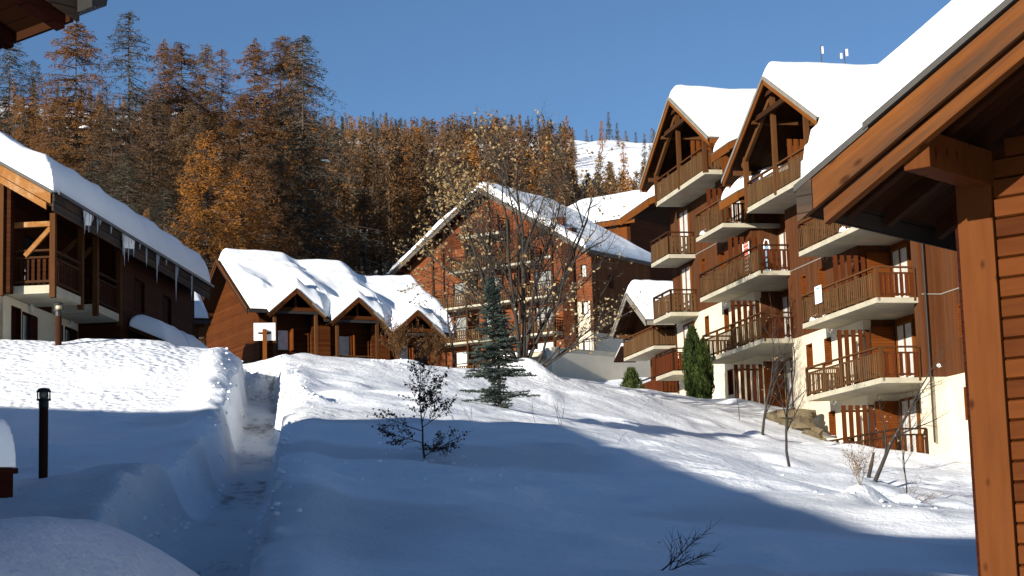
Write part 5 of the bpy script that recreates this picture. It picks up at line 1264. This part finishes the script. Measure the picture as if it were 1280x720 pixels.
def cypress():
    rng = random.Random(6)
    for (px, py, y, h, r, lab) in [(869, 499, 79, None, .40, 'taller dark green columnar cypress against the cream wall'), (882, 500, 78.5, None, .31, 'shorter columnar cypress leaning on the taller one')]:
        p = at(px, py, y); g = gz1(p[0], p[1]); top = at(px, 408 if px < 875 else 424, y)[2]; H = top - g
        T = Thing('cypress', lab, 'tree', (p[0], p[1], g - .1)); T.z = 0
        T.part('trunk', MB().tube([(0, 0, 0), (0, 0, H * .9)], [.06, .02], 6), 'bark_dark')
        rs = np.random.RandomState(px); n = 9000; t = rs.rand(n) ** .85; prof = r * np.minimum(1, .55 + t * 2.2) * np.clip((1 - t) * 2.6, 0, 1) ** .6
        a = rs.rand(n) * 2 * PI; rr = prof * np.sqrt(rs.uniform(.25, 1, n)) * (1 + .22 * np.sin(a * 5 + t * 7) + .1 * np.sin(a * 11 - t * 23))
        P = np.stack([rr * np.cos(a), rr * np.sin(a), t * H], 1)
        d = np.stack([np.cos(a) * .25, np.sin(a) * .25, np.ones(n)], 1) + rs.normal(size=(n, 3)) * .22; d /= np.linalg.norm(d, axis=1)[:, None]
        w = np.cross(d, rs.normal(size=(n, 3))); w /= np.linalg.norm(w, axis=1)[:, None]
        V = np.stack([P - w * .035, P + w * .035, P + d * rs.uniform(.1, .22, (n, 1))], 1).reshape(-1, 3)
        tag(link('foliage', npmesh('foliage', V, np.arange(3 * n).reshape(-1, 3), ['cypress']), T.o), kind='stuff')
    p = at(790, 487, 84); g = gz1(p[0], p[1]); T = Thing('small_conifer', 'low dark conifer tip poking out of the snow by the grey wall', 'shrub', (p[0], p[1], g - .2)); T.z = 0
    rs = np.random.RandomState(5); n = 1500; t = rs.rand(n); rr = .65 * (1 - t * .8) * np.sqrt(rs.rand(n)); a = rs.rand(n) * 6.3; P = np.stack([rr * np.cos(a), rr * np.sin(a), t * 1.0], 1)
    d = rs.normal(size=(n, 3)) * .5 + np.array([0, 0, .7]); d /= np.linalg.norm(d, axis=1)[:, None]; w = np.cross(d, rs.normal(size=(n, 3))); w /= np.linalg.norm(w, axis=1)[:, None]
    V = np.stack([P - w * .03, P + w * .03, P + d * .22], 1).reshape(-1, 3); tag(link('foliage', npmesh('foliage', V, np.arange(3 * n).reshape(-1, 3), ['cypress']), T.o), kind='stuff')
    T.part('trunk', MB().tube([(0, 0, -.1), (0, 0, .9)], [.05, .01], 5), 'bark_dark')
cypress()

# rough stone bank under the ground floor door
def rocks():
    rng = random.Random(19); p = at(985, 530, 70); 
    T = Thing('rock_bank', 'rough brown stone bank holding the terrace between snow and cream wall', 'rock', (p[0], p[1], 3.0)); T.z = 0
    for (px, py, y, sx, sy, sz) in [(972, 521, 70.5, .6, .6, .4), (988, 516, 70.3, .8, .6, .3), (1003, 528, 69.6, .55, .6, .42), (1014, 543, 68.9, .55, .6, .4), (1004, 515, 70.3, .55, .6, .25), (985, 533, 69.8, .7, .5, .32), (1025, 553, 68.2, .4, .4, .3)]:
        q = at(px, py, y); c = Vector((q[0] - p[0], q[1] - p[1], q[2] - 3.0)); m = MB(); V = []; F = []
        nu, nv = 10, 7
        for i in range(nv + 1):
            for j in range(nu):
                th = PI * i / nv; ph = 2 * PI * j / nu; k = 1 + rng.uniform(-.24, .24)
                d = (math.sin(th) * math.cos(ph), math.sin(th) * math.sin(ph), math.cos(th))
                s = lambda v: math.copysign(abs(v) ** .7, v)
                V.append((c.x + s(d[0]) * sx * .85 * k, c.y + s(d[1]) * sy * k, c.z + s(d[2]) * sz * .8 * k - .12))
        for i in range(nv):
            for j in range(nu): F.append((i * nu + j, i * nu + (j + 1) % nu, (i + 1) * nu + (j + 1) % nu, (i + 1) * nu + j))
        m.quadmesh(V, F); T.part('stone', m, 'rock')
rocks()

# ================================================================== larches and pines of the hillside
def larch_arrays(seed, H, Rr, nb, tuft, ntuft, size, kind='larch', low=.12):
    rs = np.random.RandomState(seed); T_ = []; W = MB()
    W.tube([(0, 0, -1), (.05 * H * .02, 0, H * .35), (0, .03, H * .7), (0, 0, H)], [.024 * H * .5 + .05, .015 * H * .5 + .03, .05, .015], 6, cap=False)
    wood = MB()
    for b in range(nb):
        t = low + (1 - low) * (rs.rand() ** .8); z = t * H
        L = Rr * (min(1, (1 - t) * 1.35 + .03)) ** (.62 if H > 11 else .85) * rs.uniform(.6, 1.12) * (1 if t > low + .12 else .75)
        a = rs.rand() * 2 * PI; up = rs.uniform(.0, .25) if kind == 'larch' else rs.uniform(-.1, .15)
        droop = rs.uniform(.25, .5)
        def pt(s):
            r = L * s; return np.array([math.cos(a) * r, math.sin(a) * r, z + L * (up * s - droop * s * s + .12 * max(0, s - .75) * 3)])
        p0, p1, p2 = pt(0), pt(.5), pt(1.0)
        wood.tube([p0, p1, p2], [.035 + L * .006, .022, .008], 3, cap=False)
        n = max(3, int(ntuft * L / Rr * rs.uniform(.6, 1.15)))
        s = rs.rand(n) ** .7; s = .12 + .88 * s
        C = np.stack([pt(v) for v in s]); side = rs.normal(size=n) * .16 * L * (1.15 - s) + rs.normal(size=n) * .1
        C[:, 0] += -math.sin(a) * side; C[:, 1] += math.cos(a) * side; C[:, 2] += -np.abs(rs.normal(size=n)) * .16 * (L / Rr + .4) + rs.normal(size=n) * .05 - np.abs(side) * .15
        T_.append(np.repeat(C, tuft, 0) + rs.normal(size=(n * tuft, 3)) * size * .55)
    P = np.concatenate(T_); n = len(P)
    d = rs.normal(size=(n, 3)); d[:, 2] = d[:, 2] * .6 - .45; d /= np.linalg.norm(d, axis=1)[:, None]
    w = np.cross(d, rs.normal(size=(n, 3))); w /= np.linalg.norm(w, axis=1)[:, None]; l = size * rs.uniform(.5, 1.3, (n, 1))
    V = np.stack([P - w * l * .2, P + w * l * .2, P + d * l], 1).reshape(-1, 3)
    return W, wood, V
PROTO = {}
def proto(key, seed, H, Rr, nb, tuft, ntuft, size, mat, kind='larch', low=.12):
    W, wood, V = larch_arrays(seed, H, Rr, nb, tuft, ntuft, size, kind, low)
    W2 = W.mesh('trunk', 'larch_trunk'); wd = wood.mesh('branches', 'larch_trunk')
    PROTO[key] = (W2, wd, npmesh('crown', V, np.arange(len(V)).reshape(-1, 3), [mat]), H, V)
def recolour(key, new, mat):
    a, b, c, H, V = PROTO[key]; c2 = c.copy(); c2.materials.clear(); c2.materials.append(M[mat]); PROTO[new] = (a, b, c2, H, V)
proto('big1', 1, 20, 5.8, 360, 9, 36, .135, 'larch_orange'); proto('big2', 2, 20, 5.0, 340, 9, 32, .135, 'larch_orange', low=.1)
proto('grey1', 3, 20, 4.6, 250, 7, 26, .14, 'larch_grey', 'pine', .1); proto('tight', 4, 12, 2.9, 330, 8, 30, .115, 'larch_bright', low=.02)
recolour('big1', 'brown1', 'larch_brown'); recolour('big2', 'brown2', 'larch_brown'); recolour('tight', 'tightbrown', 'larch_brown'); recolour('tight', 'tightorange', 'larch_orange')
recolour('grey1', 'thin1', 'larch_orange')
def big_larch(key, label, pxt, pyt, y, scale_w=1.0, base_py=None, rot=None, group=None, cat='tree', snow=0):
    t = at(pxt, pyt, y); g = gz1(t[0], t[1]); W, wd, cr, H, V = PROTO[key]; s = (t[2] - g) / H
    o = bpy.data.objects.new('larch_tree', None); COL.objects.link(o); o.location = (t[0], t[1], g); rz = rot if rot is not None else random.Random(pxt * 7 + pyt).uniform(0, 6.28)
    o.rotation_euler = (0, 0, rz); tag(o, label, cat, group)
    sw = s * scale_w
    for nm, me in (('trunk', W), ('branches', wd), ('crown', cr)):
        c = link(nm, me, o); c.scale = (sw, sw, s)
        if nm == 'crown': c['kind'] = 'stuff'
    if snow:
        rs = np.random.RandomState(int(pxt)); m = MB()
        for i in range(max(1, snow // 2)):
            zz = rs.uniform(.25, .7) * H * s; a = rs.rand() * 6.28; r = rs.uniform(.5, .95) * 4.2 * sw * (1 - zz / (H * s)) ** .8; k = rs.uniform(.12, .4)
            m.lathe((math.cos(a) * r, math.sin(a) * r, zz), [(k * 1.3, 0), (k, k * .25), (k * .4, k * .42)], 7)
        c = link('snow', m.mesh('snow', 'roof_snow', True), o); c['kind'] = 'stuff'
    return o
BIG = [
 ('grey1', 'dark half bare larch at the left edge below the near eave', 12, 45, 150, 1.25, 5), ('grey1', 'dark drooping larch right of the eave corner with sky behind', 42, 75, 155, .9, 5),
 ('big1', 'tallest broad rust orange larch left of the grey bare one', 95, 27, 150, 1.15, 10), ('grey1', 'slender grey bare larch rising highest between two orange ones', 161, 15, 150, 1.1, 8),
 ('big2', 'pointed orange larch just right of the grey bare larch', 204, 50, 172, .85, 3), ('big2', 'ochre brown bushy larch in the middle of the tall row', 227, 54, 158, 1.15, 6),
 ('brown2', 'thin brown larch behind the ochre one', 257, 56, 180, .8, 2), ('thin1', 'thin pale brown larch left of the orange pair', 277, 61, 178, .85, 2),
 ('big2', 'orange larch with narrow tip in the right part of the tall row', 317, 50, 158, 1.0, 6), ('big1', 'orange larch second from the right end of the tall row', 350, 44, 162, .85, 5),
 ('brown2', 'tall brown larch behind at the right end of the tall row', 362, 58, 170, .8, 2),
 ('grey1', 'dark drooping larch at the right end of the tall row', 378, 44, 156, 1.15, 6), ('thin1', 'russet sparse larch with sky behind at the right end', 372, 52, 158, .85, 3),
 ('tight', 'bright orange bushy larch standing lower in front of the dark trunks', 258, 165, 128, 1.15, 1), ('tight', 'second bright orange larch half hidden right of the first', 300, 205, 134, 1.0, 1),
 ('tightorange', 'small orange larch top just above the left chalet roof', 183, 262, 118, .6, 0), ('big2', 'brown larch low behind the snowy roof of the left chalet', 68, 128, 140, 1.1, 4),
 ('brown2', 'dark brown larch filling the gap under the ochre larch', 190, 120, 145, 1.1, 4), ('big1', 'brown larch under the orange one with narrow tip', 300, 120, 150, 1.0, 4),
 ('big2', 'rust larch low at the left behind the roof snow', 30, 120, 145, 1.1, 4), ('brown1', 'shadowed brown larch below the grey bare one', 140, 135, 138, 1.15, 4), ('brown2', 'deep brown larch behind the bright orange bushy one', 235, 130, 142, 1.1, 3),
 ('tightbrown', 'low brown larch right of the bright orange ones', 345, 190, 150, 1.0, 1), ('tightorange', 'amber larch at the foot of the tall row right end', 330, 208, 140, 1.0, 1),
 ('pine1', 'dark low conifer directly behind the left chalet roof', 120, 200, 120, 1.3, 3), ('pine1', 'dark low conifer behind the far end of the left roof', 205, 235, 122, 1.3, 3), ('pine1', 'dark conifer mass between left roof and chalet row', 160, 190, 128, 1.4, 3)]
recolour('grey1', 'pine1', 'pine')
for (k, lab, px, py, y, sw, sn) in BIG: big_larch(k, lab, px, py, y, sw, snow=sn)

# hillside trees: the nearest and largest three hundred are single trees, the rest one mass
def hillside():
    rs = np.random.RandomState(17)
    smalls = []
    for i, (seed, Rr, mat, nm, kd) in enumerate([(31, 1.9, 'larch_brown', 'br', 'larch'), (32, 1.7, 'larch_orange', 'or', 'larch'), (33, 1.5, 'larch_grey', 'gr', 'pine'), (34, 1.9, 'larch_bright', 'bt', 'larch'), (35, 1.5, 'pine', 'pn', 'pine'), (36, 2.1, 'larch_brown', 'br2', 'larch')]):
        W, wd, V = larch_arrays(seed, 10, Rr, 110, 2, 12 if kd == 'larch' else 9, .34, kd, .06)
        tv = np.array(W.v); tf = []
        for f in W.f: tf.append((f[0], f[1], f[2])); tf.append((f[0], f[2], f[3]))
        n0 = len(tv); VV = np.concatenate([tv, V]); FF = np.concatenate([np.array(tf), np.arange(len(V)).reshape(-1, 3) + n0])
        mi = np.concatenate([np.zeros(len(tf), int), np.ones(len(V) // 3, int)])
        smalls.append((npmesh('larch_tree', VV, FF, ['larch_trunk', mat], midx=mi), nm, V, mat))
    pts = []
    tries = 0
    while len(pts) < 1500 and tries < 60000:
        tries += 1
        y = 175 * (4.15 ** rs.rand()); px = rs.uniform(330, 860) if rs.rand() < .8 else rs.uniform(-60, 330); r = ray(px, 300); x = r[0] * y / r[1]
        dens = 1.0
        c = vnoise(x, y, 26, 61)
        if y > 250 and c > .70: dens = .12
        # open snowy clearing high on the right and a small one on the left of the hill
        if px > 722 and 300 < y < 665: dens = .03
        if px > 722 and y >= 665: dens = .8
        if 430 < px < 560 and 470 < y < 540: dens = .12
        if y < 250 and px > 400 and rs.rand() < .35: dens = .5
        if rs.rand() > dens: continue
        mind = 2.2 if y < 300 else 3.2
        if any(abs(x - q[0]) < mind and abs(y - q[1]) < mind * 1.6 for q in pts[-400:]): continue
        pts.append((x, y, px))
    X = np.array(pts); Zs = gz(X[:, 0], X[:, 1])
    items = []
    for (x, y, px), z in zip(pts, Zs):
        u = rs.rand(); c = float(vnoise(x, y, 60, 62)); top = y > 560
        if top: k = 2 if u < .5 else (0 if u < .8 else (4 if u < .93 else 1))  # highest trees picked greyer, their colour standing in for haze
        else: k = (5 if u < .4 else 0 if u < .62 else 1 if u < .8 else 3 if u < .87 else 2) if c > .38 else (5 if u < .4 else 2 if u < .6 else 0 if u < .85 else 1)
        h = rs.uniform(7, 11.5) if not top else rs.uniform(6, 10)
        if y < 260: h = rs.uniform(8, 14)
        if px > 715 and y < 320: h = rs.uniform(5, 8)
        items.append((h / y, x, y, z, h, k))
    items.sort(reverse=True)
    LAB = {0: 'brown larch among the others on the wooded hillside', 1: 'russet orange larch among the others on the wooded hillside', 2: 'bare grey larch among the others on the wooded hillside', 3: 'bright orange larch among the others on the wooded hillside', 4: 'dark green pine among the larches of the wooded hillside', 5: 'broad brown larch among the others on the wooded hillside'}
    GR = {0: 'brown larches on the hillside', 1: 'russet larches on the hillside', 2: 'bare larches on the hillside', 3: 'bright larches on the hillside', 4: 'pines on the hillside', 5: 'broad brown larches on the hillside'}
    for (q, x, y, z, h, k) in items[:300]:
        o = link('larch_tree' if k != 4 else 'pine_tree', smalls[k][0]); o.location = (x, y, z); s = h / 10; o.scale = (s * rs.uniform(.85, 1.2),) * 2 + (s,); o.rotation_euler = (0, 0, rs.rand() * 6.28)
        tag(o, LAB[k], 'tree', GR[k])
    # the rest: every crown thinned out and joined
    by = {}
    for (q, x, y, z, h, k) in items[300:]:
        V = smalls[k][2].reshape(-1, 3, 3); n = 620 if y < 450 else 420; idx = rs.permutation(len(V))[:n]; v = V[idx]
        c0 = v.mean(1, keepdims=True); v = c0 + (v - c0) * 1.75
        a = rs.rand() * 6.28; s = h / 10; R2 = np.array([[math.cos(a), -math.sin(a), 0], [math.sin(a), math.cos(a), 0], [0, 0, 1]])
        v = (v @ R2.T) * s + np.array([x, y, z])
        st = np.array([[[x - .16, y, z - 1], [x + .16, y, z - 1], [x, y, z + h * .96]], [[x, y - .16, z - 1], [x, y + .16, z - 1], [x, y, z + h * .96]]])
        by.setdefault(smalls[k][3], []).append(v); by.setdefault('larch_trunk', []).append(st)
    Vs = []; mats = list(by); mi = []
    for i, m in enumerate(mats):
        a = np.concatenate(by[m]); Vs.append(a.reshape(-1, 3)); mi.append(np.full(len(a), i))
    V = np.concatenate(Vs); me = npmesh('forest', V, np.arange(len(V)).reshape(-1, 3), mats, midx=np.concatenate(mi))
    tag(link('forest', me), 'far wooded hillside of brown and grey larches up to the skyline', 'forest', None, 'stuff')
    print('forest tris', len(V) // 3, 'trees', len(items))
hillside()
for o in COL.objects:
    if o.type == 'MESH' and o.parent is None: pass
print('objects', len(COL.objects))
